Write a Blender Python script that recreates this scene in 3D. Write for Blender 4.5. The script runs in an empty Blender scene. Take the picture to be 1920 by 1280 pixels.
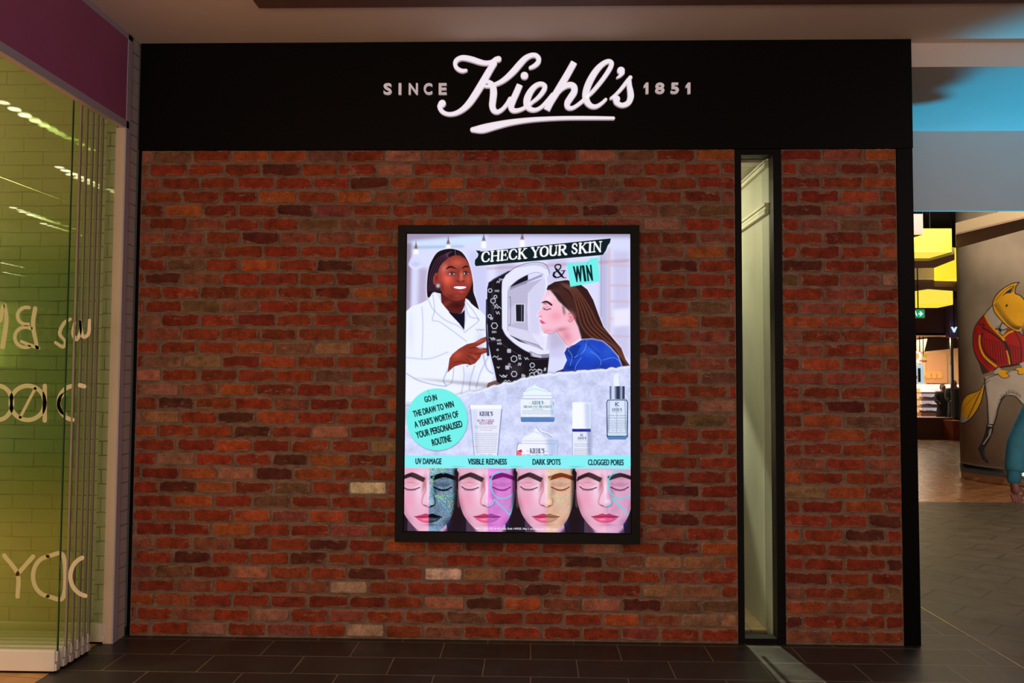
import bpy, bmesh, math, random
import numpy as np
from mathutils import Vector, Matrix

scene = bpy.context.scene
COL = scene.collection
PI = math.pi

# ------------------------------------------------------------------ camera
FPX = 1480.0
CX, CY, CZ = 2.4560, -4.8474, 1.5981
YAW, PITCH, ROLL = -0.0252, 0.0439, 0.0048
C = np.array([CX, CY, CZ])
FW = np.array([math.sin(YAW)*math.cos(PITCH), math.cos(YAW)*math.cos(PITCH), math.sin(PITCH)])
_rt = np.array([math.cos(YAW), -math.sin(YAW), 0.0])
_up = np.cross(_rt, FW)
RT = math.cos(ROLL)*_rt + math.sin(ROLL)*_up
UP = -math.sin(ROLL)*_rt + math.cos(ROLL)*_up
cam = bpy.data.cameras.new('camera')
cam.sensor_width = 36.0
cam.lens = FPX/1920.0*36.0
cam.clip_end = 200
camo = bpy.data.objects.new('camera', cam)
COL.objects.link(camo)
camo.matrix_world = Matrix(((RT[0], UP[0], -FW[0], CX), (RT[1], UP[1], -FW[1], CY), (RT[2], UP[2], -FW[2], CZ), (0, 0, 0, 1)))
scene.camera = camo

# survey helpers: where a sight line meets a real plane of the place
def ray(u, v): return FW + RT*(u-960)/FPX - UP*(v-640)/FPX
def onY(u, v, y=0.0):
    d = ray(u, v); return C + d*((y-C[1])/d[1])
def onZ(u, v, z=0.0):
    d = ray(u, v); return C + d*((z-C[2])/d[2])
def onX(u, v, x):
    d = ray(u, v); return C + d*((x-C[0])/d[0])

# ------------------------------------------------------------------ world and view
w = bpy.data.worlds.new('world'); scene.world = w; w.use_nodes = True
w.node_tree.nodes['Background'].inputs[0].default_value = (0.55, 0.42, 0.36, 1)
w.node_tree.nodes['Background'].inputs[1].default_value = 0.05
scene.view_settings.view_transform = 'Standard'
scene.view_settings.look = 'None'
scene.view_settings.exposure = 0.0
scene.view_settings.gamma = 1.0
scene.view_settings.use_curve_mapping = False
scene.cycles.transparent_max_bounces = 64
scene.cycles.max_bounces = 10

# ------------------------------------------------------------------ lights of the mall and added fill lamps
def area(name, loc, size, power, color, rot=(0, 0, 0), sy=None, spread=PI):
    l = bpy.data.lights.new(name, 'AREA'); l.energy = power; l.color = color
    l.shape = 'RECTANGLE'; l.size = size; l.size_y = sy or size; l.spread = spread
    o = bpy.data.objects.new(name, l); COL.objects.link(o); o.location = loc; o.rotation_euler = rot
    return o
def spot(name, loc, target, power, color, angle, blend=0.5, r=0.1):
    l = bpy.data.lights.new(name, 'SPOT'); l.energy = power; l.color = color
    l.spot_size = angle; l.spot_blend = blend; l.shadow_soft_size = r
    o = bpy.data.objects.new(name, l); COL.objects.link(o); o.location = loc
    d = Vector(target)-Vector(loc); o.rotation_euler = d.to_track_quat('-Z', 'Y').to_euler()
    return o
area('mall_light_warm', (0.9, -5.6, 3.6), 2.6, 60, (1.0, 0.66, 0.44), (math.radians(22), 0, 0), 2.0)
area('front_fill', (2.0, -8.8, 1.3), 5.0, 175, (1.0, 0.68, 0.50), (math.radians(-108), 0, PI), 2.2)  # added fill behind the camera, tilted up to lift ceiling and brick
area('bulkhead_fill_warm', (7.0, -3.2, 3.5), 2.2, 46, (1.0, 0.80, 0.72), (math.radians(48), 0, 0), 2.0)  # added warm fill, aimed at the bulkhead over the passage
area('column_fill', (7.2, 3.0, 4.6), 2.0, 210, (1.0, 0.80, 0.60), (math.radians(28), 0, math.radians(-20)), 1.6)  # added fill lamp, turned on the concrete column to brighten it
area('plaza_light', (8.2, 5.6, 4.9), 1.6, 70, (1.0, 0.82, 0.62), (math.radians(12), 0, 0), 1.2)
area('shop_light_left', (-3.6, -1.6, 3.6), 1.6, 135, (1.0, 0.83, 0.50), (math.radians(35), 0, 0), 0.5)
area('shop_light_entry', (-2.7, -2.9, 3.5), 1.2, 75, (1.0, 0.74, 0.42), (0, math.radians(20), 0), 1.2)
area('shop_light_slot', (3.15, 1.0, 2.9), 0.7, 36, (1.0, 0.86, 0.62), (0, math.radians(-40), 0), 1.2)
spot('brick_shop_spot', (3.66, 2.2, 2.7), (3.90, -0.42, 0.0), 700, (1.0, 0.88, 0.70), math.radians(15), 0.6, 0.04)
spot('cyan_sign_light', (7.2, 1.27, 0.5), (7.2, 1.27, 3.6), 400, (0.0, 0.60, 1.0), math.radians(81), 0.28, 0.05)

# ------------------------------------------------------------------ helpers
def srgb(r, g, b):
    f = lambda c: (c/255/12.92) if c/255 <= 0.04045 else ((c/255+0.055)/1.055)**2.4
    return (f(r), f(g), f(b))
def mat(name, color=(0.8, 0.8, 0.8), rough=0.5, metal=0.0, emit=None, es=0.0, spec=0.5, noise=0.0, nscale=8.0, bump=0.0, bscale=60.0):
    m = bpy.data.materials.new(name); m.use_nodes = True
    nt = m.node_tree; b = nt.nodes['Principled BSDF']
    b.inputs['Base Color'].default_value = (*color, 1); b.inputs['Roughness'].default_value = rough
    b.inputs['Metallic'].default_value = metal; b.inputs['Specular IOR Level'].default_value = spec
    if emit:
        b.inputs['Emission Color'].default_value = (*emit, 1); b.inputs['Emission Strength'].default_value = es
    tc = nt.nodes.new('ShaderNodeTexCoord')
    if noise:
        n = nt.nodes.new('ShaderNodeTexNoise'); n.inputs['Scale'].default_value = nscale; n.inputs['Detail'].default_value = 6
        mp = nt.nodes.new('ShaderNodeMapRange'); mp.inputs[1].default_value = 0.3; mp.inputs[2].default_value = 0.7
        mp.inputs[3].default_value = 1-noise; mp.inputs[4].default_value = 1+noise
        mx = nt.nodes.new('ShaderNodeMix'); mx.data_type = 'RGBA'; mx.blend_type = 'MULTIPLY'; mx.inputs[0].default_value = 1
        mx.inputs[6].default_value = (*color, 1)
        nt.links.new(tc.outputs['Object'], n.inputs['Vector']); nt.links.new(n.outputs['Fac'], mp.inputs[0])
        nt.links.new(mp.outputs[0], mx.inputs[7]); nt.links.new(mx.outputs[2], b.inputs['Base Color'])
    if bump:
        n2 = nt.nodes.new('ShaderNodeTexNoise'); n2.inputs['Scale'].default_value = bscale; n2.inputs['Detail'].default_value = 4
        bp = nt.nodes.new('ShaderNodeBump'); bp.inputs['Strength'].default_value = bump; bp.inputs['Distance'].default_value = 0.004
        nt.links.new(tc.outputs['Object'], n2.inputs['Vector']); nt.links.new(n2.outputs['Fac'], bp.inputs['Height'])
        nt.links.new(bp.outputs[0], b.inputs['Normal'])
    return m
def glass_mat(name, tint, rough=0.0, boost=1.0):
    m = bpy.data.materials.new(name); m.use_nodes = True; nt = m.node_tree; nt.nodes.clear()
    out = nt.nodes.new('ShaderNodeOutputMaterial'); t = nt.nodes.new('ShaderNodeBsdfTransparent'); t.inputs[0].default_value = (*tint, 1)
    g = nt.nodes.new('ShaderNodeBsdfGlossy'); g.inputs['Roughness'].default_value = rough; g.inputs[0].default_value = (1, 1, 1, 1)
    fr = nt.nodes.new('ShaderNodeFresnel'); ge = nt.nodes.new('ShaderNodeNewGeometry'); io = nt.nodes.new('ShaderNodeMath'); io.operation = 'MULTIPLY_ADD'
    io.inputs[1].default_value = -0.83333; io.inputs[2].default_value = 1.5; nt.links.new(ge.outputs['Backfacing'], io.inputs[0]); nt.links.new(io.outputs[0], fr.inputs[0])
    mm = nt.nodes.new('ShaderNodeMath'); mm.operation = 'MULTIPLY'; mm.inputs[1].default_value = boost; mm.use_clamp = True
    mx = nt.nodes.new('ShaderNodeMixShader')
    nt.links.new(fr.outputs[0], mm.inputs[0]); nt.links.new(mm.outputs[0], mx.inputs[0])
    nt.links.new(t.outputs[0], mx.inputs[1]); nt.links.new(g.outputs[0], mx.inputs[2]); nt.links.new(mx.outputs[0], out.inputs[0])
    return m

def link(name, me, m, parent=None):
    o = bpy.data.objects.new(name, me); COL.objects.link(o)
    if m is not None and len(me.materials) == 0: me.materials.append(m)
    if parent: o.parent = parent
    return o
def tag(o, label=None, cat=None, group=None, kind=None):
    if label: o['label'] = label
    if cat: o['category'] = cat
    if group: o['group'] = group
    if kind: o['kind'] = kind
    return o
def empty(name, loc=(0, 0, 0), rz=0.0, label=None, cat=None, group=None):
    o = bpy.data.objects.new(name, None); COL.objects.link(o); o.location = loc; o.rotation_euler.z = rz
    o.empty_display_size = 0.1
    return tag(o, label, cat, group)
def rel(o, root):
    """geometry was built in world coordinates: hang it under root without moving it"""
    m = Matrix.Translation(root.location) @ Matrix.Rotation(root.rotation_euler.z, 4, 'Z')
    o.data.transform(m.inverted()); o.parent = root
    return o
class MB:
    def __init__(s): s.v = []; s.f = []
    def add(s, vs, fs):
        n = len(s.v); s.v += [tuple(float(c) for c in v) for v in vs]; s.f += [tuple(i+n for i in f) for f in fs]; return s
    def box(s, x0, x1, y0, y1, z0, z1):
        v = [(x, y, z) for x in (x0, x1) for y in (y0, y1) for z in (z0, z1)]
        return s.add(v, [(0, 1, 3, 2), (4, 6, 7, 5), (0, 4, 5, 1), (2, 3, 7, 6), (0, 2, 6, 4), (1, 5, 7, 3)])
    def prism(s, foot, z0, z1):
        n = len(foot)
        v = [(p[0], p[1], z0) for p in foot]+[(p[0], p[1], z1) for p in foot]
        return s.add(v, [tuple(range(n))[::-1], tuple(range(n, 2*n))]+[(i, (i+1) % n, n+(i+1) % n, n+i) for i in range(n)])
    def prismY(s, pts, y0, y1):
        """closed outline in x,z pulled along y"""
        n = len(pts)
        v = [(p[0], y0, p[1]) for p in pts]+[(p[0], y1, p[1]) for p in pts]
        return s.add(v, [tuple(range(n))[::-1], tuple(range(n, 2*n))]+[(i, (i+1) % n, n+(i+1) % n, n+i) for i in range(n)])
    def cyl(s, c, r, z0, z1, n=32, r1=None):
        r1 = r if r1 is None else r1
        v = [(c[0]+r*math.cos(2*PI*i/n), c[1]+r*math.sin(2*PI*i/n), z0) for i in range(n)]
        v += [(c[0]+r1*math.cos(2*PI*i/n), c[1]+r1*math.sin(2*PI*i/n), z1) for i in range(n)]
        return s.add(v, [tuple(range(n))[::-1], tuple(range(n, 2*n))]+[(i, (i+1) % n, n+(i+1) % n, n+i) for i in range(n)])
    def build(s, name, m, parent=None, bevel=0.0, world=True, smooth=False):
        me = bpy.data.meshes.new(name); me.from_pydata(s.v, [], s.f)
        bm = bmesh.new(); bm.from_mesh(me); bmesh.ops.recalc_face_normals(bm, faces=bm.faces)
        if bevel: bmesh.ops.bevel(bm, geom=bm.edges[:], offset=bevel, segments=2, affect='EDGES', clamp_overlap=True)
        bm.to_mesh(me); bm.free()
        if smooth:
            for p in me.polygons: p.use_smooth = True
        o = link(name, me, m)
        if parent is not None:
            if world: rel(o, parent)
            else: o.parent = parent
        return o
def box(name, m, x0, x1, y0, y1, z0, z1, parent=None, bevel=0.0):
    return MB().box(x0, x1, y0, y1, z0, z1).build(name, m, parent, bevel)
def structure(o, label=None): o['kind'] = 'structure'; tag(o, label); return o

# ------------------------------------------------------------------ materials
M = {}
M['black'] = mat('black_paint', (0.0022, 0.0021, 0.0026), 0.5, spec=0.10)
M['black_frame'] = mat('black_metal', (0.004, 0.004, 0.005), 0.4, spec=0.15)
M['ceiling'] = mat('painted_ceiling', (0.84, 0.72, 0.64), 0.85, noise=0.03, nscale=2)
M['bulk'] = mat('painted_bulkhead', (0.66, 0.62, 0.60), 0.85, noise=0.03, nscale=2)
M['brown_board'] = mat('brown_board', (0.16, 0.09, 0.075), 0.6, noise=0.1)
M['lilac'] = mat('lilac_paint', (0.50, 0.47, 0.62), 0.55)
M['magenta'] = mat('magenta_panel', (0.42, 0.12, 0.30), 0.6, noise=0.06, nscale=3)
M['cream'] = mat('cream_paint', (0.72, 0.58, 0.50), 0.6)
M['white_cap'] = mat('white_metal', (0.78, 0.76, 0.74), 0.4)
M['timber_light'] = mat('limed_timber', (0.52, 0.50, 0.42), 0.5)
M['steel'] = mat('brushed_steel', (0.62, 0.58, 0.54), 0.22, 1.0)

def brickmat():
    m = bpy.data.materials.new('old_red_brick'); m.use_nodes = True; nt = m.node_tree; b = nt.nodes['Principled BSDF']
    b.inputs['Roughness'].default_value = 0.82; b.inputs['Specular IOR Level'].default_value = 0.25
    N, L = nt.nodes.new, nt.links.new
    tc = N('ShaderNodeTexCoord')
    ca = N('ShaderNodeVertexColor'); ca.layer_name = 'brick'
    ce = N('ShaderNodeAttribute'); ce.attribute_name = 'edge'
    off = N('ShaderNodeVectorMath'); off.operation = 'ADD'
    sc = N('ShaderNodeVectorMath'); sc.operation = 'SCALE'; sc.inputs['Scale'].default_value = 37.0
    L(ca.outputs['Color'], sc.inputs[0]); L(tc.outputs['Object'], off.inputs[0]); L(sc.outputs[0], off.inputs[1])
    n1 = N('ShaderNodeTexNoise'); n1.inputs['Scale'].default_value = 16; n1.inputs['Detail'].default_value = 7; n1.inputs['Roughness'].default_value = 0.66
    L(off.outputs[0], n1.inputs['Vector'])
    r1 = N('ShaderNodeMapRange'); r1.inputs[1].default_value = 0.3; r1.inputs[2].default_value = 0.72; r1.inputs[3].default_value = 0.45; r1.inputs[4].default_value = 1.30
    L(n1.outputs['Fac'], r1.inputs[0])
    mx = N('ShaderNodeMix'); mx.data_type = 'RGBA'; mx.blend_type = 'MULTIPLY'; mx.inputs[0].default_value = 1
    L(ca.outputs['Color'], mx.inputs[6]); L(r1.outputs[0], mx.inputs[7])
    # lime smears: strong along the arris, patchy inside
    n2 = N('ShaderNodeTexNoise'); n2.inputs['Scale'].default_value = 9; n2.inputs['Detail'].default_value = 9; n2.inputs['Roughness'].default_value = 0.72
    mp = N('ShaderNodeMapping'); mp.inputs['Scale'].default_value = (1.0, 1.0, 2.2)
    L(off.outputs[0], mp.inputs['Vector']); L(mp.outputs[0], n2.inputs['Vector'])
    ad = N('ShaderNodeMath'); ad.operation = 'MULTIPLY_ADD'; ad.inputs[1].default_value = 0.20
    L(ce.outputs['Fac'], ad.inputs[0]); L(n2.outputs['Fac'], ad.inputs[2])
    r2 = N('ShaderNodeMapRange'); r2.inputs[1].default_value = 0.585; r2.inputs[2].default_value = 0.67; r2.inputs[3].default_value = 0; r2.inputs[4].default_value = 0.62
    L(ad.outputs[0], r2.inputs[0])
    m2 = N('ShaderNodeMix'); m2.data_type = 'RGBA'; m2.inputs[7].default_value = (0.36, 0.235, 0.17, 1)
    L(r2.outputs[0], m2.inputs[0]); L(mx.outputs[2], m2.inputs[6])
    n4 = N('ShaderNodeTexNoise'); n4.inputs['Scale'].default_value = 130; n4.inputs['Detail'].default_value = 5; n4.inputs['Roughness'].default_value = 0.7; L(tc.outputs['Object'], n4.inputs['Vector'])
    r4 = N('ShaderNodeMapRange'); r4.inputs[1].default_value = 0.32; r4.inputs[2].default_value = 0.68; r4.inputs[3].default_value = 0.62; r4.inputs[4].default_value = 1.34; L(n4.outputs['Fac'], r4.inputs[0])
    m4 = N('ShaderNodeMix'); m4.data_type = 'RGBA'; m4.blend_type = 'MULTIPLY'; m4.inputs[0].default_value = 1
    L(m2.outputs[2], m4.inputs[6]); L(r4.outputs[0], m4.inputs[7]); L(m4.outputs[2], b.inputs['Base Color'])
    n3 = N('ShaderNodeTexNoise'); n3.inputs['Scale'].default_value = 70; n3.inputs['Detail'].default_value = 6
    L(tc.outputs['Object'], n3.inputs['Vector'])
    bp = N('ShaderNodeBump'); bp.inputs['Strength'].default_value = 0.7; bp.inputs['Distance'].default_value = 0.006
    L(n3.outputs['Fac'], bp.inputs['Height']); L(bp.outputs[0], b.inputs['Normal'])
    return m
M['brick'] = brickmat()

def paintbrick(name, col):
    """white painted brickwork: courses show as relief only"""
    m = mat(name, col, 0.6, noise=0.05, nscale=4); nt = m.node_tree; b = nt.nodes['Principled BSDF']
    N, L = nt.nodes.new, nt.links.new
    tc = N('ShaderNodeTexCoord'); sep = N('ShaderNodeSeparateXYZ'); L(tc.outputs['Object'], sep.inputs[0])
    ad = N('ShaderNodeMath'); ad.operation = 'ADD'; L(sep.outputs[0], ad.inputs[0]); L(sep.outputs[1], ad.inputs[1])
    cb = N('ShaderNodeCombineXYZ'); L(ad.outputs[0], cb.inputs[0]); L(sep.outputs[2], cb.inputs[1])
    nz = N('ShaderNodeTexNoise'); nz.inputs['Scale'].default_value = 9; L(tc.outputs['Object'], nz.inputs['Vector'])
    mm = N('ShaderNodeVectorMath'); mm.operation = 'MULTIPLY_ADD'; mm.inputs[1].default_value = (0.012, 0.012, 0)
    L(nz.outputs['Color'], mm.inputs[0]); L(cb.outputs[0], mm.inputs[2])
    br = N('ShaderNodeTexBrick'); br.inputs['Scale'].default_value = 1; br.inputs['Brick Width'].default_value = 0.25; br.inputs['Row Height'].default_value = 0.0858
    br.inputs['Mortar Size'].default_value = 0.0035; br.inputs['Mortar Smooth'].default_value = 0.6
    L(mm.outputs[0], br.inputs['Vector'])
    bp = N('ShaderNodeBump'); bp.invert = True; bp.inputs['Strength'].default_value = 1.0; bp.inputs['Distance'].default_value = 0.008
    L(br.outputs['Fac'], bp.inputs['Height']); L(bp.outputs[0], b.inputs['Normal'])
    # grime settled in the joints
    mx = N('ShaderNodeMix'); mx.data_type = 'RGBA'; mx.inputs[7].default_value = (col[0]*0.35, col[1]*0.33, col[2]*0.3, 1)
    n5 = N('ShaderNodeTexNoise'); n5.inputs['Scale'].default_value = 5; n5.inputs['Detail'].default_value = 5; L(tc.outputs['Object'], n5.inputs['Vector'])
    r5 = N('ShaderNodeMapRange'); r5.inputs[1].default_value = 0.42; r5.inputs[2].default_value = 0.62; r5.inputs[4].default_value = 0.8; L(n5.outputs['Fac'], r5.inputs[0])
    m5 = N('ShaderNodeMath'); m5.operation = 'MULTIPLY'; L(r5.outputs[0], m5.inputs[0]); L(br.outputs['Fac'], m5.inputs[1])
    src = b.inputs['Base Color'].links[0].from_socket
    L(m5.outputs[0], mx.inputs[0]); L(src, mx.inputs[6]); L(mx.outputs[2], b.inputs['Base Color'])
    return m
M['whitebrick'] = paintbrick('white_painted_brick', (0.60, 0.585, 0.62))

def tilemat(name, col, col2, grout, bw, rh, angle=0.0, rough=0.42, off=(0, 0), msz=0.003):
    m = bpy.data.materials.new(name); m.use_nodes = True; nt = m.node_tree; b = nt.nodes['Principled BSDF']
    N, L = nt.nodes.new, nt.links.new
    tc = N('ShaderNodeTexCoord'); mp = N('ShaderNodeMapping'); mp.inputs['Rotation'].default_value = (0, 0, angle); mp.inputs['Location'].default_value = (off[0], off[1], 0)
    L(tc.outputs['Object'], mp.inputs['Vector'])
    br = N('ShaderNodeTexBrick'); br.inputs['Scale'].default_value = 1; br.inputs['Brick Width'].default_value = bw; br.inputs['Row Height'].default_value = rh
    br.inputs['Mortar Size'].default_value = msz; br.inputs['Mortar Smooth'].default_value = 0.2; br.inputs['Bias'].default_value = 0
    br.inputs['Color1'].default_value = (*col, 1); br.inputs['Color2'].default_value = (*col2, 1); br.inputs['Mortar'].default_value = (*grout, 1)
    L(mp.outputs[0], br.inputs['Vector'])
    n = N('ShaderNodeTexNoise'); n.inputs['Scale'].default_value = 5; n.inputs['Detail'].default_value = 8; n.inputs['Roughness'].default_value = 0.7
    L(tc.outputs['Object'], n.inputs['Vector'])
    r = N('ShaderNodeMapRange'); r.inputs[1].default_value = 0.3; r.inputs[2].default_value = 0.7; r.inputs[3].default_value = 0.72; r.inputs[4].default_value = 1.3
    L(n.outputs['Fac'], r.inputs[0])
    mx = N('ShaderNodeMix'); mx.data_type = 'RGBA'; mx.blend_type = 'MULTIPLY'; mx.inputs[0].default_value = 1
    L(br.outputs['Color'], mx.inputs[6]); L(r.outputs[0], mx.inputs[7]); L(mx.outputs[2], b.inputs['Base Color'])
    b.inputs['Roughness'].default_value = rough; b.inputs['Specular IOR Level'].default_value = 0.36
    r2 = N('ShaderNodeMapRange'); r2.inputs[1].default_value = 0.3; r2.inputs[2].default_value = 0.7; r2.inputs[3].default_value = rough-0.08; r2.inputs[4].default_value = rough+0.1
    L(n.outputs['Fac'], r2.inputs[0]); L(r2.outputs[0], b.inputs['Roughness'])
    bp = N('ShaderNodeBump'); bp.invert = True; bp.inputs['Strength'].default_value = 0.6; bp.inputs['Distance'].default_value = 0.003
    n2 = N('ShaderNodeTexNoise'); n2.inputs['Scale'].default_value = 14; n2.inputs['Detail'].default_value = 4; L(tc.outputs['Object'], n2.inputs['Vector'])
    a = N('ShaderNodeMath'); a.operation = 'MULTIPLY_ADD'; a.inputs[1].default_value = 0.25; L(n2.outputs['Fac'], a.inputs[0]); L(br.outputs['Fac'], a.inputs[2])
    L(a.outputs[0], bp.inputs['Height']); L(bp.outputs[0], b.inputs['Normal'])
    return m
M['slate'] = tilemat('dark_slate_tile', (0.040, 0.035, 0.032), (0.030, 0.027, 0.026), (0.20, 0.165, 0.135), 0.515, 0.26, off=(0.12, 0.05), msz=0.0034, rough=0.4)
M['slate_diag'] = tilemat('slate_tile_diagonal', (0.058, 0.048, 0.033), (0.047, 0.039, 0.027), (0.012, 0.010, 0.008), 0.6, 0.3, angle=math.radians(45), rough=0.42, msz=0.007)
M['timber'] = tilemat('timber_boards', (0.30, 0.13, 0.05), (0.20, 0.085, 0.035), (0.08, 0.035, 0.015), 1.6, 0.13, angle=math.radians(-38), rough=0.26)
M['shop_timber'] = tilemat('pale_timber_boards', (0.50, 0.27, 0.10), (0.44, 0.23, 0.085), (0.2, 0.1, 0.05), 1.2, 0.14, angle=math.radians(8), rough=0.4)
M['slot_timber'] = tilemat('sandy_timber_boards', (0.46, 0.33, 0.20), (0.40, 0.29, 0.18), (0.2, 0.14, 0.09), 1.2, 0.12, angle=math.radians(90), rough=0.45)

# ------------------------------------------------------------------ floor and ceiling
HC = 3.686
YT = 5.58                       # where the boards start
XR = 5.18                       # joint between the straight and the diagonal paving
structure(MB().box(-0.115, XR, -9.5, YT, -0.05, 0.0).build('floor', M['slate']), 'dark slate tiles in front of the brick wall')
structure(MB().box(-9.0, -0.115, -12, 0.0, -0.05, 0.0).build('floor', M['shop_timber']), 'pale timber floor inside the glass fronted shop')
structure(MB().box(XR, 16, -9.5, YT, -0.05, 0.0).build('floor', M['slate_diag']), 'slate paving laid diagonally in the passage')
structure(box('trim_8', M['steel'], XR-0.004, XR+0.004, -6.0, YT, -0.002, 0.0012), 'thin metal joint between the straight and the diagonal paving')
structure(MB().box(4.7, 34, YT, 30, -0.05, 0.0).build('floor', M['timber']), 'glossy timber boards beyond the passage')
structure(MB().box(-5, 16, -9.5, 0.055, HC, HC+0.15).build('ceiling', M['ceiling']), 'plain painted ceiling over the shop front')
b = MB().box(0.905, 9.0, -3.4, -0.507, HC-0.018, HC-0.0005)
structure(b.build('trim_1', M['brown_board'], bevel=0.002), 'brown board let into the ceiling')
# stepped bulkheads over the passage
structure(box('ceiling', M['bulk'], 4.0, 16, 0.055, 1.352, 3.535, HC+0.15), 'stepped soffit over the passage, cyan lit')
structure(box('ceiling', M['bulk'], 4.0, 16, 1.352, 1.385, 2.905, HC+0.15), 'deep bulkhead over the passage')
structure(box('ceiling', M['black'], 4.0, 34, 1.48, 30, 5.2, 5.3), 'dark open ceiling beyond the passage')

# ------------------------------------------------------------------ brick wall
ZB = 3.003; NR = 35; RH = ZB/NR
LJ = [288.7,280,305,271,307.5,277.5,312.5,277.5,311,270,305,270,301,269,299,269,302,264,294,264,296,256.5,292.5,262.5,296,253.5,290,253,290,252.5,289,256,289,255,282.5]
LJ[1] = 280; LJ[2] = 303
RJ = [1305,1279.5,1307.5,1279.5,1308.7,1280.5,1308.7,1286,1310,1288,1310,1292,1310.5,1289.5,1311,1289,1311.3,1289,1312.5,1287.5,1310.5,1286,1310.5,1288.7,1312.5,1288,1313.5,1285,1312.5,1280,1314.5,1276,1313.7,1276,1312.5]
PAL = dict(red=(0.30, 0.050, 0.020), deep=(0.225, 0.036, 0.017), dark=(0.125, 0.030, 0.020), orange=(0.42, 0.095, 0.030),
           brown=(0.20, 0.095, 0.052), tan=(0.33, 0.165, 0.09), pale=(0.42, 0.17, 0.115), dusty=(0.30, 0.085, 0.055), white=(0.80, 0.62, 0.55), bone=(0.50, 0.32, 0.25))
SPEC = [(761,289,'pale'),(692,341,'dark'),(617,289,'brown'),(738,316,'pale'),(849,1080,'white'),(907,1082,'tan'),(1092,1056,'dark'),(845,1134,'pale'),(1128,1138,'pale'),
(1201,1138,'dark'),(867,1161,'brown'),(690,917,'white'),(650,1106,'bone'),(439,784,'dark'),(544,861,'dark'),(578,1051,'dark'),(614,972,'orange'),(299,782,'tan'),(333,913,'dark'),
(476,809,'dark'),(507,888,'dark'),(362,940,'orange'),(716,836,'tan'),(680,1183,'bone'),(507,1155,'pale'),(1270,496,'dark'),(1270,787,'dark'),(1262,761,'deep'),(1330,760,'pale'),
(1325,787,'brown'),(1278,922,'dark'),(1250,950,'pale'),(1275,976,'dark'),(1317,1060,'tan'),(1240,1112,'tan'),(1312,1112,'tan'),(1297,1167,'tan'),(1275,1141,'brown'),(1350,1141,'brown'),
(1217,867,'tan'),(1498,395,'dark'),(1605,420,'brown'),(1573,393,'dusty'),(1603,367,'orange'),(1659,472,'orange'),(1502,497,'dark'),(1577,762,'dark'),(1497,602,'dark'),(1610,789,'brown'),
(1579,816,'orange'),(1507,924,'tan'),(1657,980,'dark'),(1619,1006,'dark'),(300,399,'deep'),(344,398,'orange'),(560,289,'orange'),(505,289,'orange'),(662,367,'orange'),(313,445,'dusty'),
(272,733,'pale'),(300,730,'pale'),(362,730,'dusty'),(260,598,'tan'),(300,675,'tan'),(372,675,'tan'),(290,807,'orange'),(430,1010,'dusty'),(320,1120,'orange'),(1262,1030,'deep'),(1350,1031,'orange'),
(1317,395,'brown'),(1270,395,'brown'),(1540,600,'orange'),(1545,680,'orange'),(1560,930,'orange'),(1620,950,'orange'),(462,967,'orange'),(470,995,'orange'),(600,1100,'dusty'),(1330,948,'deep'),(1480,680,'deep')]
SPW = [(onY(a, b_)[0], onY(a, b_)[2], k) for a, b_, k in SPEC]
rnd = random.Random(11)
BV, BF, BC, BE = [], [], [], []
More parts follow.
